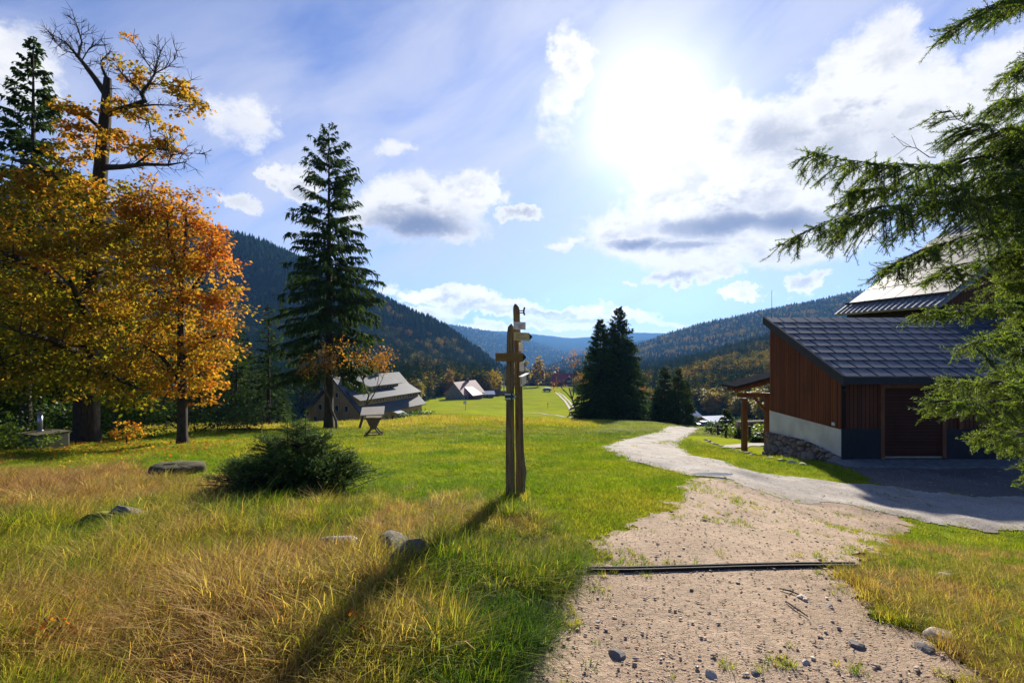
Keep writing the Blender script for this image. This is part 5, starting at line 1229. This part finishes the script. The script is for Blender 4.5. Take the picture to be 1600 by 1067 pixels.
def car(name, x, y, Y, rz, body, label):
    b = at(x, y, Y); b.z = gz1(b.x, b.y); rt = thing(name, b, label, 'car', None, rz)
    pm = simple('car_paint', body, tuple(v*.9 for v in body), 2, .3, spec=.6); gl = simple('car_glass', (.03, .035, .04), None, 2, .08, spec=.9); bk = simple('tyre_rubber', (.02, .02, .02), None, 4, .8)
    MB().prism([(-2.05, -.85, .35), (2.05, -.85, .35), (2.1, -.85, .75), (1.7, -.85, .9), (1.05, -.85, .95), (-1.9, -.85, .98), (-2.1, -.85, .8)], (0, 1.7, 0)).build('body', pm, rt, bevel=.06)
    MB().prism([(-1.8, -.74, .96), (1.0, -.74, .93), (.35, -.7, 1.42), (-1.35, -.7, 1.44)], (0, 1.46, 0)).build('cabin', gl, rt, bevel=.05)
    MB().prism([(-1.36, -.71, 1.445), (.35, -.71, 1.425), (.3, -.71, 1.47), (-1.3, -.71, 1.49)], (0, 1.42, 0)).build('car_roof', pm, rt)
    for sx in (-1.3, 1.3):
        for sy in (-.88, .70): MB().tube([(sx, sy, .33), (sx, sy+.2, .33)], .33, 14).build('wheel', bk, rt)
    for sy in (-.62, .42): MB().box((2.08, sy, .62), (2.13, sy+.22, .76)).build('headlight', simple('lamp_glass', (.6, .6, .6), None, 2, .2), rt)

# ------------------------------------------------------------------ signpost
def signpost():
    b1 = Vector((*hit(803, 777), 0)); Y = b1.y; zg = gz1(b1.x, b1.y); k = Y/800
    root = thing('signpost', (b1.x, Y, zg), 'double weathered timber signpost with hiking arrows in the middle of the meadow', 'signpost')
    K = Matrix.Translation((-b1.x, -Y, -zg))
    wood = simple('weathered_post', (.30, .21, .085), (.10, .07, .032), 4, .9, .012, 22, stretch=(9,9,.8))
    def w(x, y, dy=0): v = at(x, y, Y); return Vector((v.x, Y+dy, v.z))
    def post(lst, sd, dy, nm):
        g = np.random.default_rng(sd); V = []; F = []; n = 20; m = 70; ys = [p[0] for p in lst]
        for i in range(m+1):
            t = i/m; yy = ys[0]+(ys[-1]-ys[0])*t; cx = np.interp(-yy, [-v for v in ys], [p[1] for p in lst]); r = np.interp(-yy, [-v for v in ys], [p[2] for p in lst])*k
            c = w(cx, yy, dy)
            for j in range(n):
                a = 6.283*j/n; rr = r*(1+.10*(vnoise(np.array(j*.8), np.array(i*.10), sd)-.5)+.05*math.sin(a*3+sd)+.04*g.normal()*.3)
                V.append((c.x+rr*math.cos(a), c.y+rr*math.sin(a), c.z))
        for i in range(m):
            for j in range(n): F.append((i*n+j, i*n+(j+1) % n, (i+1)*n+(j+1) % n, (i+1)*n+j))
        q = MB(); q.v = V; q.f = F; q.f.append(tuple(range(m*n, m*n+n))); q.build(nm, wood, root, smooth=True, M=K)
    post([(800,797.5,7.9), (775,797.5,7.2), (700,797,6.8), (640,797,6.5), (560,797,6.1), (520,797.5,5.2), (511,798,4.4), (507,798.5,2.5), (506,799,.6)], 3, -.02, 'post')
    post([(790,814,7.6), (760,814,7.4), (738,815,8.6), (725,813.8,7.2), (700,812.2,6.6), (640,811.5,6.2), (560,809.8,5.7), (520,808.5,5.4), (482,807,5.2), (477,806,4), (474,805.5,1.5)], 5, .10, 'post')
    cream = simple('cream_sign_paint', (.82, .76, .58), (.7, .63, .46), 20, .5); yel = simple('ochre_sign_paint', (.72, .55, .20), (.60, .44, .15), 20, .55)
    black = simple('black_paint', (.012, .014, .012), None, 8, .5); green = simple('green_paint', (.012, .07, .02), None, 8, .5); white = simple('white_paint', (.60, .60, .52), None, 8, .5)
    brown = simple('brown_board', (.26, .15, .03), (.18, .10, .022), 5, .7, .004, 20, stretch=(1,1,9)); steel = simple('dark_steel', (.02, .022, .024), None, 5, .4, metal=.5)
    inkr = simple('faded_print', (.12, .10, .06), None, 8, .6)
    f = -.085
    def plate(pts, dy, th, m, nm, par=root): return MB().prism([w(x, y, dy) for x, y in pts], (0, th, 0)).build(nm, m, par, M=K if par is root else K)
    # name plate with two printed lines
    p = plate([(803,503),(821,504),(821,515.5),(803,515)], f, .012, cream, 'name_plate')
    b = MB()
    for x0, x1, y in ((808,817,508.2),(810,815,511.2)):
        x = x0
        while x < x1: b.prism([w(x, y+.45, f-.004), w(x+.7, y+.45, f-.004), w(x+.7, y-.45, f-.004), w(x, y-.45, f-.004)], (0, .003, 0)); x += 1.1
    b.build('print', inkr, p, M=K)
    # yellow direction arrow
    p = plate([(803,519),(826,520.2),(831.5,526.5),(826,533),(803,531.5)], f-.01, .014, yel, 'direction_arrow')
    plate([(827,521.6),(831.6,526.5),(827,531.8)], f-.014, .003, black, 'arrow_tip', p)
    b = MB()
    for x0, x1, y in ((806,818,522.6),(807,814,525.4),(806,822,528.6)):
        x = x0
        while x < x1: b.prism([w(x, y+.4, f-.014), w(x+.8, y+.4, f-.014), w(x+.8, y-.4, f-.014), w(x, y-.4, f-.014)], (0, .003, 0)); x += 1.3
    b.build('print', inkr, p, M=K)
    # brown wooden arrow board
    p = plate([(774.5,551),(816.5,551),(822,557.5),(816.5,564.5),(774.5,564)], f-.03, .022, brown, 'arrow_board')
    plate([(817,551.6),(822.1,557.5),(817,564)], f-.034, .003, black, 'arrow_tip', p)
    # green and white trail marker pointing right
    p = plate([(789,612.5),(801,612.5),(807.5,618.2),(801,624),(789,624)], f-.005, .01, green, 'trail_marker')
    for pts in ([(789,613.4),(798,613.4),(798,616),(789,616)], [(789,620.4),(798,620.4),(798,623),(789,623)], [(801.2,613.6),(807,618.2),(801.2,622.8),(800.4,621.6),(804.2,618.2),(800.4,614.8)]):
        plate(pts, f-.009, .003, white, 'stripe', p)
    # plates seen nearly edge-on at the right flank
    for (y0_, y1_, x0_, x1_) in ((535,549,810.5,816.5), (566,580,811.5,817.5)):
        a = w(x0_, y0_, -.02); MB().prism([w(x0_, y0_, .0), w(x1_, y0_+.6, .16), w(x1_, y1_+.4, .16), w(x0_, y1_, .0)], (.012, 0, 0)).build('side_plate', cream, root, M=K)
    q = MB().prism([w(813,589,-.04), w(821,585.5,.12), w(821,600,.12), w(813,603,-.04)], (.014, 0, 0)).build('hooded_plate', cream, root, M=K)
    MB().prism([w(810,588.5,-.10), w(821.5,585,.14), w(821.5,584,.14), w(810,587.5,-.10)], (.05, 0, 0)).build('hood', white, q, M=K)
    MB().prism([w(814.5,591,-.045), w(819,589,.08), w(819,598,.08), w(814.5,600,-.045)], (-.003, 0, 0)).build('print', green, q, M=K)
    plate([(786.6,596),(788.2,596),(788.2,612),(786.6,612)], -.01, .02, white, 'edge_plate')
    # steel bracket
    s = MB().beam(w(811,485,.08), w(818.5,485,.08), .012, .012).beam(w(811,488.5,.08), w(818.5,488.5,.08), .012, .012).tube([w(820,479.5,.08), w(818.7,484,.08), w(818.7,488,.08), w(820,492,.08)], .012, 6)
    s.build('bracket', steel, root, M=K)
    OBST.append((b1.x, Y, .08)); return b1

# ------------------------------------------------------------------ small furniture
def rock(name, x, y, size, label, seed, mat, cat='rock', sink=.35, rz=0, Y0=1.6, group=None):
    p = hit(x, y, y0=Y0) if not isinstance(y, tuple) else y; g = np.random.default_rng(seed)
    import bmesh
    bm = bmesh.new(); bmesh.ops.create_icosphere(bm, subdivisions=4 if max(size) > .15 else 2, radius=1)
    dirs = unit(g.normal(size=(9, 3))); cuts = g.uniform(.55, .95, 9)
    for v in bm.verts:
        c = np.array(v.co)
        for d_, k_ in zip(dirs, cuts):
            e = c@d_
            if e > k_*.9: c = c-d_*(e-k_*.9)*.97
        c = c*(1+.22*(float(fbm(np.array(c[0]*2+seed), np.array(c[1]*2+c[2]), seed))-.5))
        v.co = c*np.array(size)*.5*1.15
    me = bpy.data.meshes.new(name); bm.to_mesh(me); bm.free(); me.materials.append(mat)
    if max(size) > .15: me.polygons.foreach_set('use_smooth', [True]*len(me.polygons))
    o = link(bpy.data.objects.new(name, me)); o.location = (p[0], p[1], gz1(*p)+size[2]*(.5-sink)); o.rotation_euler = (g.normal(0, .08), g.normal(0, .08), rz)
    tag(o, label, cat, group); return o

def furniture():
    stone = simple('field_stone', (.22, .19, .16), (.12, .10, .085), 5, .9, .01, 20); mossy = simple('mossy_stone', (.085, .075, .045), (.07, .055, .015), 4, .95, .01, 20)
    pale = simple('pale_pebble', (.52, .43, .33), (.38, .31, .24), 9, .9, .003, 40)
    rock('rock', 622, 872, (.36, .32, .27), 'grey boulder half buried in the grass left below the signpost', 11, stone, sink=.28); p = hit(622, 872); OBST.append((p[0], p[1]-.08, .24))
    rock('rock', 533, 866, (.40, .30, .20), 'flat pale rock in rough grass left of the grey boulder', 12, pale, sink=.2); p = hit(533, 866); OBST.append((p[0], p[1]-.08, .19))
    rock('rock', 640, 892, (.20, .50, .24), 'slanting brown stone running down from the grey boulder', 13, simple('brown_stone', (.24, .18, .12), (.15, .11, .07), 6, .9, .01, 22), sink=.1, rz=-.4); p = hit(640, 892); OBST.append((p[0], p[1]-.06, .18))
    rock('rock', 196, 822, (.34, .30, .32), 'small grey rock in the dry grass at left', 14, stone, sink=.15); p = hit(196, 822); OBST.append((p[0], p[1]-.12, .24))
    rock('mossy_rock', 160, 828, (.85, .40, .34), 'long moss-covered rock just left of the small grey rock', 15, simple('yellow_moss', (.22, .20, .02), (.13, .13, .02), 9, 1, .01, 40), sink=.3, rz=.5); p = hit(160, 828); OBST.append((p[0], p[1]-.12, .36))
    # round stone slab
    b = Vector((*hit(277, 744), 0)); b.z = gz1(b.x, b.y); g = np.random.default_rng(2)
    mb = MB(); n = 40; rx, ry, h = .58, .40, .25
    V = []
    for i, (f, z) in enumerate(((.97, -.08), (1.0, .05), (.98, h*.8), (.93, h), (0.55, h+.02), (.02, h+.03))):
        for j in range(n): a = 6.283*j/n; q = 1+.05*math.sin(3*a)+.03*math.sin(7*a+2); V.append((rx*f*q*math.cos(a), ry*f*q*math.sin(a), z+(.02*g.normal()*.3)))
    mb.v = V; mb.f = [(i*n+j, i*n+(j+1) % n, (i+1)*n+(j+1) % n, (i+1)*n+j) for i in range(5) for j in range(n)]
    o = mb.build('stone_slab', mossy, smooth=True); o.location = b; o.rotation_euler = (R(3), 0, .1); tag(o, 'round flat mossy stone slab lying on the meadow near the maples', 'stone slab'); OBST.append((b.x, b.y, .5))
    # concrete well with vent pipe
    b = at(70, 694, 20); b.z = gz1(b.x, b.y); conc = simple('old_concrete', (.30, .27, .22), (.16, .145, .11), 3, .9, .01, 18)
    r = thing('concrete_well', b, 'low concrete chamber with a metal vent pipe under the left maples', 'well', rz=R(-22))
    MB().box((-.05, -.5, -.3), (.62, .5, .62)).box((-.72, -.5, -.3), (-.0505, .5, .5)).build('chamber', conc, r, bevel=.02)
    MB().prism([(-.8, -.58, .62), (.66, -.58, .62), (.66, .58, .62), (-.8, .58, .62)], (0, 0, .06)).build('lid', mossy, r, bevel=.01)
    pm = simple('galvanised_steel', (.42, .44, .46), (.30, .32, .34), 6, .35, metal=.7)
    pp = MB().tube([(-.32, 0, .68), (-.32, 0, .74)], [.13, .085], 16).tube([(-.32, 0, .74), (-.32, 0, 1.38)], .082, 16).build('vent_pipe', pm, r, smooth=True)
    MB().tube([(-.32, 0, 1.40), (-.32, 0, 1.42), (-.32, 0, 1.47)], [.15, .15, .02], 16).build('cap', pm, pp)
    OBST.append((b.x, b.y, .9))
    # hay feeder
    b = at(584, 682, 28); b.z = gz1(b.x, b.y); wd = simple('grey_brown_wood', (.14, .10, .065), (.07, .05, .032), 6, .9, .006, 25, stretch=(4,4,1)); rf = simple('bleached_boards', (.46, .40, .32), (.32, .27, .21), 5, .85, .004, 25, stretch=(8,1,1))
    r = thing('hay_feeder', b, 'wooden hay feeder with slanted bleached roof on crossed legs before the lodge', 'feeder', rz=R(12))
    for y in (-.35, .35):
        for a, c in (((-.55, y, -.1), (.42, y, 1.05)), ((.55, y, -.1), (-.42, y, 1.05))): MB().beam(a, c, .07, .07).build('leg', wd, r)
    MB().prism([(-.42, -.42, 1.05), (.42, -.42, 1.05), (.12, -.42, .42), (-.12, -.42, .42)], (0, .84, 0)).build('hay_rack', wd, r)
    MB().beam((-.5, -.37, .12), (.5, -.37, .12), .06, .06).beam((-.5, .37, .12), (.5, .37, .12), .06, .06).build('cross_rail', wd, r)
    MB().prism([(-.66, -.65, 1.20), (.56, -.78, 1.24), (.56, .6, 1.50), (-.66, .6, 1.46)], (0, 0, .045)).build('roof', rf, r)
    # fallen logs by the crest
    for i, (x0, x1, y, rr) in enumerate(((350, 420, 663, .13), (395, 450, 659, .1))):
        a = at(x0, y, 36); c = at(x1, y-1, 36); a.z = gz1(a.x, a.y)+.1; c.z = gz1(c.x, c.y)+.12
        mb = MB().tube([a, (a+c)/2+Vector((0, .2, .05)), c], [rr, rr*.9, rr*.7], 9); o = mb.build('log', mt['bark'], smooth=True); tag(o, ['thicker dark log lying on the grassy crest left of the young spruce', 'thinner log lying on the crest just behind the young spruce tip'][i], 'log')
    # drain channel across the path
    a, c = DRAIN; a = Vector((a.x, a.y, gz1(a.x, a.y))); c = Vector((c.x, c.y, gz1(c.x, c.y))); dr = thing('drain_channel', a, 'dark timber drain channel laid across the dirt path', 'drain')
    tar = simple('tarred_wood', (.030, .020, .014), (.015, .011, .008), 10, .8, .004, 40, stretch=(1, 8, 8)); dv = (c-a); s = Vector((0, .022, 0)); n = 14
    for (off, nm) in ((s, 'rail'), (-s, 'rail')):
        mb = MB()
        pts = []
        for i in range(n+1):
            p = a+dv*i/n; pts.append(Vector((p.x, p.y, gz1(p.x, p.y)+.018))+off-a)
        for p, q in zip(pts[:-1], pts[1:]): mb.beam(p, q, .014, .034)
        mb.build(nm, tar, dr)
    mb = MB(); pts = [Vector((p.x, p.y, gz1(p.x, p.y)+.016))-a for p in [a+dv*i/n for i in range(n+1)]]
    for p, q in zip(pts[:-1], pts[1:]): mb.beam(p, q, .029, .010)
    mb.build('channel_bed', simple('dark_bed', (.018, .014, .011), None, 5, .7), dr)  # bed coloured near black so rails and gap read as one dark line
    # loose stones: the larger ones are things, small ones gravel
    ST = [((965,1026),.075),((1295,950),.05),((1252,936),.07),((1338,1010),.075),((1470,1000),.12),((1340,1012),.05),((1445,1018),.09),((1260,1040),.05),((1395,912),.06),((1430,918),.07),((1110,1058),.06),((1478,905),.09),((1026,872),.04),((1372,914),.06),((935,975),.035),((1180,1055),.045),((1480,898),.07)]
    desc = ['pale stone near the bottom edge of the dirt path at its left', 'pale angular stone right of the small twigs on the path', 'flat pale stone at the end of the thin twigs', 'dark flat stone on the lower path right of centre', 'largest stone of the right path edge, near the bottom corner', 'small stone touching the dark flat one',
            'second stone below the largest one at the right path edge', 'small stone at the bottom of the path', 'grey stone in sparse grass just below the drain channel end', 'flat grey stone right of the one below the drain end', 'brown stone at the very bottom of the path', 'rough stone on the right bank above the path', 'dark pebble just above the drain channel',
            'small grey stone closest to the drain channel end', 'dark pebble by the grass at the left path side', 'tiny stone at the bottom middle of the path', 'upper rough stone of the right bank']
    for i, (((x, y), s)) in enumerate(ST): rock('stone', x, y, (s*1.3, s, s*.7), desc[i], 200+i, pale if i % 3 else stone, 'stone', .3, random.uniform(0, 3))
    # twigs on the path
    for i, (x0, y0_, x1, y1_) in enumerate(((1218, 925, 1252, 936), (1228, 945, 1262, 968))):
        p = hit(x0, y0_); q = hit(x1, y1_); o = MB().tube([(p[0], p[1], gz1(*p)+.022), ((p[0]+q[0])/2, (p[1]+q[1])/2+.01, gz1(*p)+.03), (q[0], q[1], gz1(*q)+.022)], [.004, .006, .004], 6).build('twig', mt['bark_g'])
        tag(o, ['upper thin dry twig on the dirt path', 'lower thin dry twig on the dirt path'][i], 'twig')
    # gravel
    g = np.random.default_rng(1); n = 15000; x, y = scatter(n, -.15, 1.2, 1.5, 15); k = (inpath(x, y) | inroad(x, y) | inyard(x, y)); x, y = x[k], y[k]; n = len(x)
    import bmesh
    bm = bmesh.new(); bmesh.ops.create_icosphere(bm, subdivisions=1, radius=1); bv = np.array([v.co for v in bm.verts]); bf = np.array([[v.index for v in f.verts] for f in bm.faces]); bm.free()
    s = np.clip(g.lognormal(-5.25, .45, n), .002, .017)*(.7+.06*y); A = bv[None]*(1+g.normal(0, .22, (n, len(bv), 1)))*s[:, None, None]*np.stack([g.uniform(.8, 1.6, n), g.uniform(.7, 1.2, n), g.uniform(.3, .55, n)], 1)[:, None]
    an = g.uniform(0, 6.28, n); ca, sa = np.cos(an)[:, None], np.sin(an)[:, None]; A = np.stack([A[..., 0]*ca-A[..., 1]*sa, A[..., 0]*sa+A[..., 1]*ca, A[..., 2]], -1)
    A = A+np.stack([x, y, gz(x, y)+.016+s*.1], 1)[:, None]; F = (bf[None]+(np.arange(n)*len(bv))[:, None, None]).reshape(-1, 3)
    gm, nt = mat_new('gravel_stones'); a_ = node(nt, 'ShaderNodeAttribute', attribute_name='tone').outputs['Fac']
    finish(nt, node(nt, 'ShaderNodeBsdfPrincipled', {'Base Color': MIX(nt, a_, (.22, .15, .105), (.52, .41, .30)), 'Roughness': .9}))
    o = np_mesh('gravel', A.reshape(-1, 3), F, gm, attrs={'tone': np.repeat(g.uniform(size=n), len(bv))}); tag(o, 'loose gravel strewn over the dirt path', 'gravel', kind='stuff')
    # garden fence and shrubs by the porch
    fr = thing('rope_fence', Vector((*hit(1135, 672, y0=20, y1=60), 0)), 'low fence of dark round posts with sagging ropes along the garden', 'fence'); L0 = fr.location; L0.z = gz1(L0.x, L0.y)
    pw = simple('dark_round_post', (.05, .035, .022), (.03, .02, .014), 8, .9); prev = None; ropes = MB()
    for (x, yb, Y) in ((1111,662,46),(1122,668,41),(1134,674,36.5),(1146,668,38),(1171,678,32.5),(1196,682,30)):
        v = at(x, yb, Y); zz = gz1(v.x, v.y); h = .95
        MB().tube([(v.x-L0.x, v.y-L0.y, zz-.2-L0.z), (v.x-L0.x, v.y-L0.y, zz+h-L0.z)], .09, 10).build('post', pw, fr)
        t = Vector((v.x-L0.x, v.y-L0.y, zz+h*.75-L0.z))
        if prev is not None:
            for dz in (0, -.35):
                ropes.tube([prev+Vector((0,0,dz)), (prev+t)/2+Vector((0,0,dz-.10)), t+Vector((0,0,dz))], .012, 5)
        prev = t
    ropes.build('rope', simple('rope', (.35, .30, .22), None, 5, .9), fr)
    fr.location = L0
    def gb(name, x, yb, Y, rx, rz, lab, t, sd, m='bush', cone=False):
        v = at(x, yb, Y); v.z = gz1(v.x, v.y)
        if cone: return spruce(name, v, lab, 'shrub', rz*2, rx, sd, whorls=14, per=7, h0=.02, tw=9, droop=.3, cardw=.5, tintb=.5)
        return broadleaf(name, v, lab, 'bush', rz*2, [(0, 0, rz*.8, rx, rx, rz), (rx*.5, 0, rz*.6, rx*.6, rx*.6, rz*.7)], 60, 36, .13, lambda c: t+(fbm(c[:, 0]*2, c[:, 2]*2, sd)-.5)*.5, sd, mt[m], trunk=[(0, 0, -.1, .04), (0, 0, rz, .02)], spread=rx*.35, twig=.008)
    gb('garden_bush', 1168, 668, 36, 1.25, .75, 'light green spreading bush inside the garden fence', .95, 301)
    gb('garden_bush', 1184, 674, 33, .9, .6, 'rounded light green bush by the porch post', .8, 302)
    gb('garden_bush', 1152, 650, 43, 1.1, 1.0, 'tall dark rounded bush at the back of the garden', .25, 303)
    gb('garden_bush', 1122, 664, 43, .9, .7, 'dark low bush beside the left fence posts', .1, 304)
    gb('garden_conifer', 1135, 668, 44, .8, 1.2, 'cone-shaped dark conifer at the left of the garden', .2, 305, cone=True)
    gb('garden_conifer', 1150, 672, 38, .45, .6, 'smallest conical conifer in the middle of the garden', .2, 306, cone=True)
    gb('garden_bush', 1190, 676, 31.5, .6, .45, 'low dark bush right in front of the wood stack', .15, 307)
    gb('garden_bush', 1160, 676, 35.5, .5, .4, 'small dark green bush close behind the fence middle', .15, 308)
    v = at(1183, 655, 36); v.z = gz1(v.x, v.y); ws = thing('wood_stack', v, 'stack of split firewood under the porch behind the garden bushes', 'wood stack', rz=.2); mb = MB(); g = np.random.default_rng(8)
    for i in range(11):
        for j in range(24): mb.tube([(-1.5+j*.125+g.normal(0, .015), -.3+g.normal(0, .03), .05+i*.12), (-1.5+j*.125, .3, .05+i*.12)], .058*g.uniform(.75, 1.05), 6)
    mb.build('logs', simple('split_firewood', (.34, .28, .22), (.12, .09, .07), 9, .9), ws)
    # info board and small poles on the far meadow
    b = at(727, 643, 150); b.z = gz1(b.x, b.y); r = thing('notice_board', b, 'white board on a thin leaning pole on the meadow before the pink-roofed cottage', 'sign'); st = simple('grey_steel_pole', (.12, .12, .12), None, 4, .5)
    MB().tube([(0, 0, -.2), (.15, 0, 2.3)], .06, 8).build('pole', st, r); MB().box((-.55, -.08, 1.9), (.35, -.03, 2.9)).build('board', simple('white_board', (.55, .55, .55), None, 3, .6), r)
    b = at(856, 640, 185); b.z = gz1(b.x, b.y); r = thing('marker_pole', b, 'short dark pole with small head standing on the valley meadow', 'pole'); MB().tube([(0, 0, -.2), (0, 0, 1.6)], .08, 8).build('pole', st, r); MB().tube([(0, 0, 1.5), (0, 0, 2.0)], .2, 10).build('head', st, r)
    b = at(855, 620, 300); b.z = gz1(b.x, b.y); r = thing('covered_trailer', b, 'grey covered trailer parked at the end of the two-rut track', 'trailer'); gm = simple('grey_cover', (.22, .23, .22), (.15, .16, .15), 2, .7)
    MB().prism([(-2.6, 0, .5), (2.6, 0, .5), (2.3, 0, 1.7), (1.2, 0, 2.3), (-1.2, 0, 2.3), (-2.3, 0, 1.7)], (0, 3, 0)).build('cover', gm, r, bevel=.1)
    for x in (-1.4, 1.4): MB().tube([(x, -.1, .4), (x, .2, .4)], .4, 12).build('wheel', simple('tyre', (.02, .02, .02), None, 3, .8), r)
    # puddle
    p = hit(1113, 746); n = 26; V = [(p[0]+.42*math.cos(6.283*i/n)*(1+.12*math.sin(3*i)), p[1]+.12*math.sin(6.283*i/n), 0) for i in range(n)]; z = max(gz1(v[0], v[1]) for v in V)+.040
    mb = MB(); mb.v = [(v[0], v[1], z) for v in V]; mb.f = [tuple(range(n))]; o = mb.build('puddle', simple('water', (.05, .05, .05), None, 2, .06, spec=1.0)); o['kind'] = 'structure'
    # kerb stones by the yard path
    ORD = 'first second third fourth fifth sixth seventh eighth ninth tenth eleventh twelfth thirteenth fourteenth'.split()
    L = [(1103,688),(1108,690),(1113,693),(1119,695),(1126,697),(1146,703),(1156,706),(1168,708),(1176,711),(1190,714),(1205,717),(1222,720),(1240,724),(1254,727)]
    for i, (x, y) in enumerate(L): rock('edging_stone', x, y, (.30, .2, .12), ORD[i]+' edging stone from the left in the grass beside the garage', 400+i, pale, 'stone', .35, random.uniform(0, 3), 8, 'edging stones in the grass by the garage')

def fallen_leaves():
    g = np.random.default_rng(44); n = 5200
    x = g.normal(-16, 4.2, n); y = g.normal(19, 3.2, n); m = n
    d = unit(g.normal(size=(m, 3))*[1, 1, .3]); w = unit(np.cross(d, g.normal(0, .3, (m, 3))+[0, 0, 1]))
    c = np.stack([x, y, gz(x, y)+g.uniform(.03, .09, m)], 1); V, F = cards(c, d, w, g.uniform(.05, .12, m), g.uniform(.04, .09, m), np.zeros(m), g)
    o = np_mesh('fallen_leaves', V, F, mt['maple'], attrs={'tint': np.repeat(np.clip(g.normal(.7, .18, m), 0, 1), 4)}); tag(o, 'fallen yellow and orange leaves in the grass below the maples', 'leaves', kind='stuff')
def strip(name, pts, w, mat, y0, y1, lift=.08):
    P = np.array([hit(x, y, y0=y0, y1=y1) for x, y in pts]); s = np.concatenate([[0], np.cumsum(np.linalg.norm(np.diff(P, axis=0), axis=1))]); n = max(8, int(s[-1]/1.5)); t = np.linspace(0, s[-1], n)
    Q = np.stack([np.interp(t, s, P[:, i]) for i in range(2)], 1)
    for _ in range(6): Q[1:-1] = (Q[:-2]+2*Q[1:-1]+Q[2:])/4
    d = unit(np.gradient(Q, axis=0)); nn = np.stack([-d[:, 1], d[:, 0]], 1); ww = w*.5*(1+.35*(fbm(t*.5, t*0, 3)-.5)); V = []
    for k in np.linspace(-1, 1, 5):
        q = Q+nn*(ww*k)[:, None]; V.append(np.stack([q[:, 0], q[:, 1], gz(q[:, 0], q[:, 1])+lift], 1))
    V = np.stack(V, 1); idx = np.arange(n*5).reshape(n, 5); F = np.stack([idx[:-1, :-1], idx[:-1, 1:], idx[1:, 1:], idx[1:, :-1]], -1).reshape(-1, 4)
    o = np_mesh(name, V.reshape(-1, 3), F, mat, smooth=True); o['kind'] = 'structure'

strip('track', [(869,614),(875,619),(883,627),(889,636),(893,643),(894,649),(898,654)], .9, mt['road'], 110, 420, .12)
strip('track', [(873,614),(881,619),(889,627),(896,636),(901,643),(903,649),(906,655)], .8, mt['road'], 110, 420, .12)
strip('track', [(905,655),(890,652),(870,649),(845,646),(815,645),(790,645.5)], 1.0, mt['road'], 100, 300, .10)
strip('garden_path', [(1148,700),(1158,694),(1180,692),(1200,692),(1225,694)], 1.1, mt['road'], 16, 30, .03)
garage(); lodge(); signpost(); furniture()
car('parked_car', 1097, 659, 136, R(200), (.10, .16, .30), 'blue and white car parked beside the pale shelter')
big_trees(); small_trees(); young_spruce(); near_spruce(); wood_edge(); woods(); grass(); fallen_leaves()

# ------------------------------------------------------------------ haze
bx = MB().box((-7450, -7450, -420), (7450, 7450, 340)); hz_m, nt = mat_new('valley_haze')
vol = node(nt, 'ShaderNodeVolumePrincipled', {'Color': (.20, .48, 1.0, 1), 'Density': .9e-4, 'Anisotropy': .2})
o_ = node(nt, 'ShaderNodeOutputMaterial'); nt.links.new(vol.outputs[0], o_.inputs['Volume'])
hz = bx.build('haze', hz_m); hz['kind'] = 'stuff'; hz['label'] = 'thin blue valley haze fading the far ridges'; hz['category'] = 'haze'
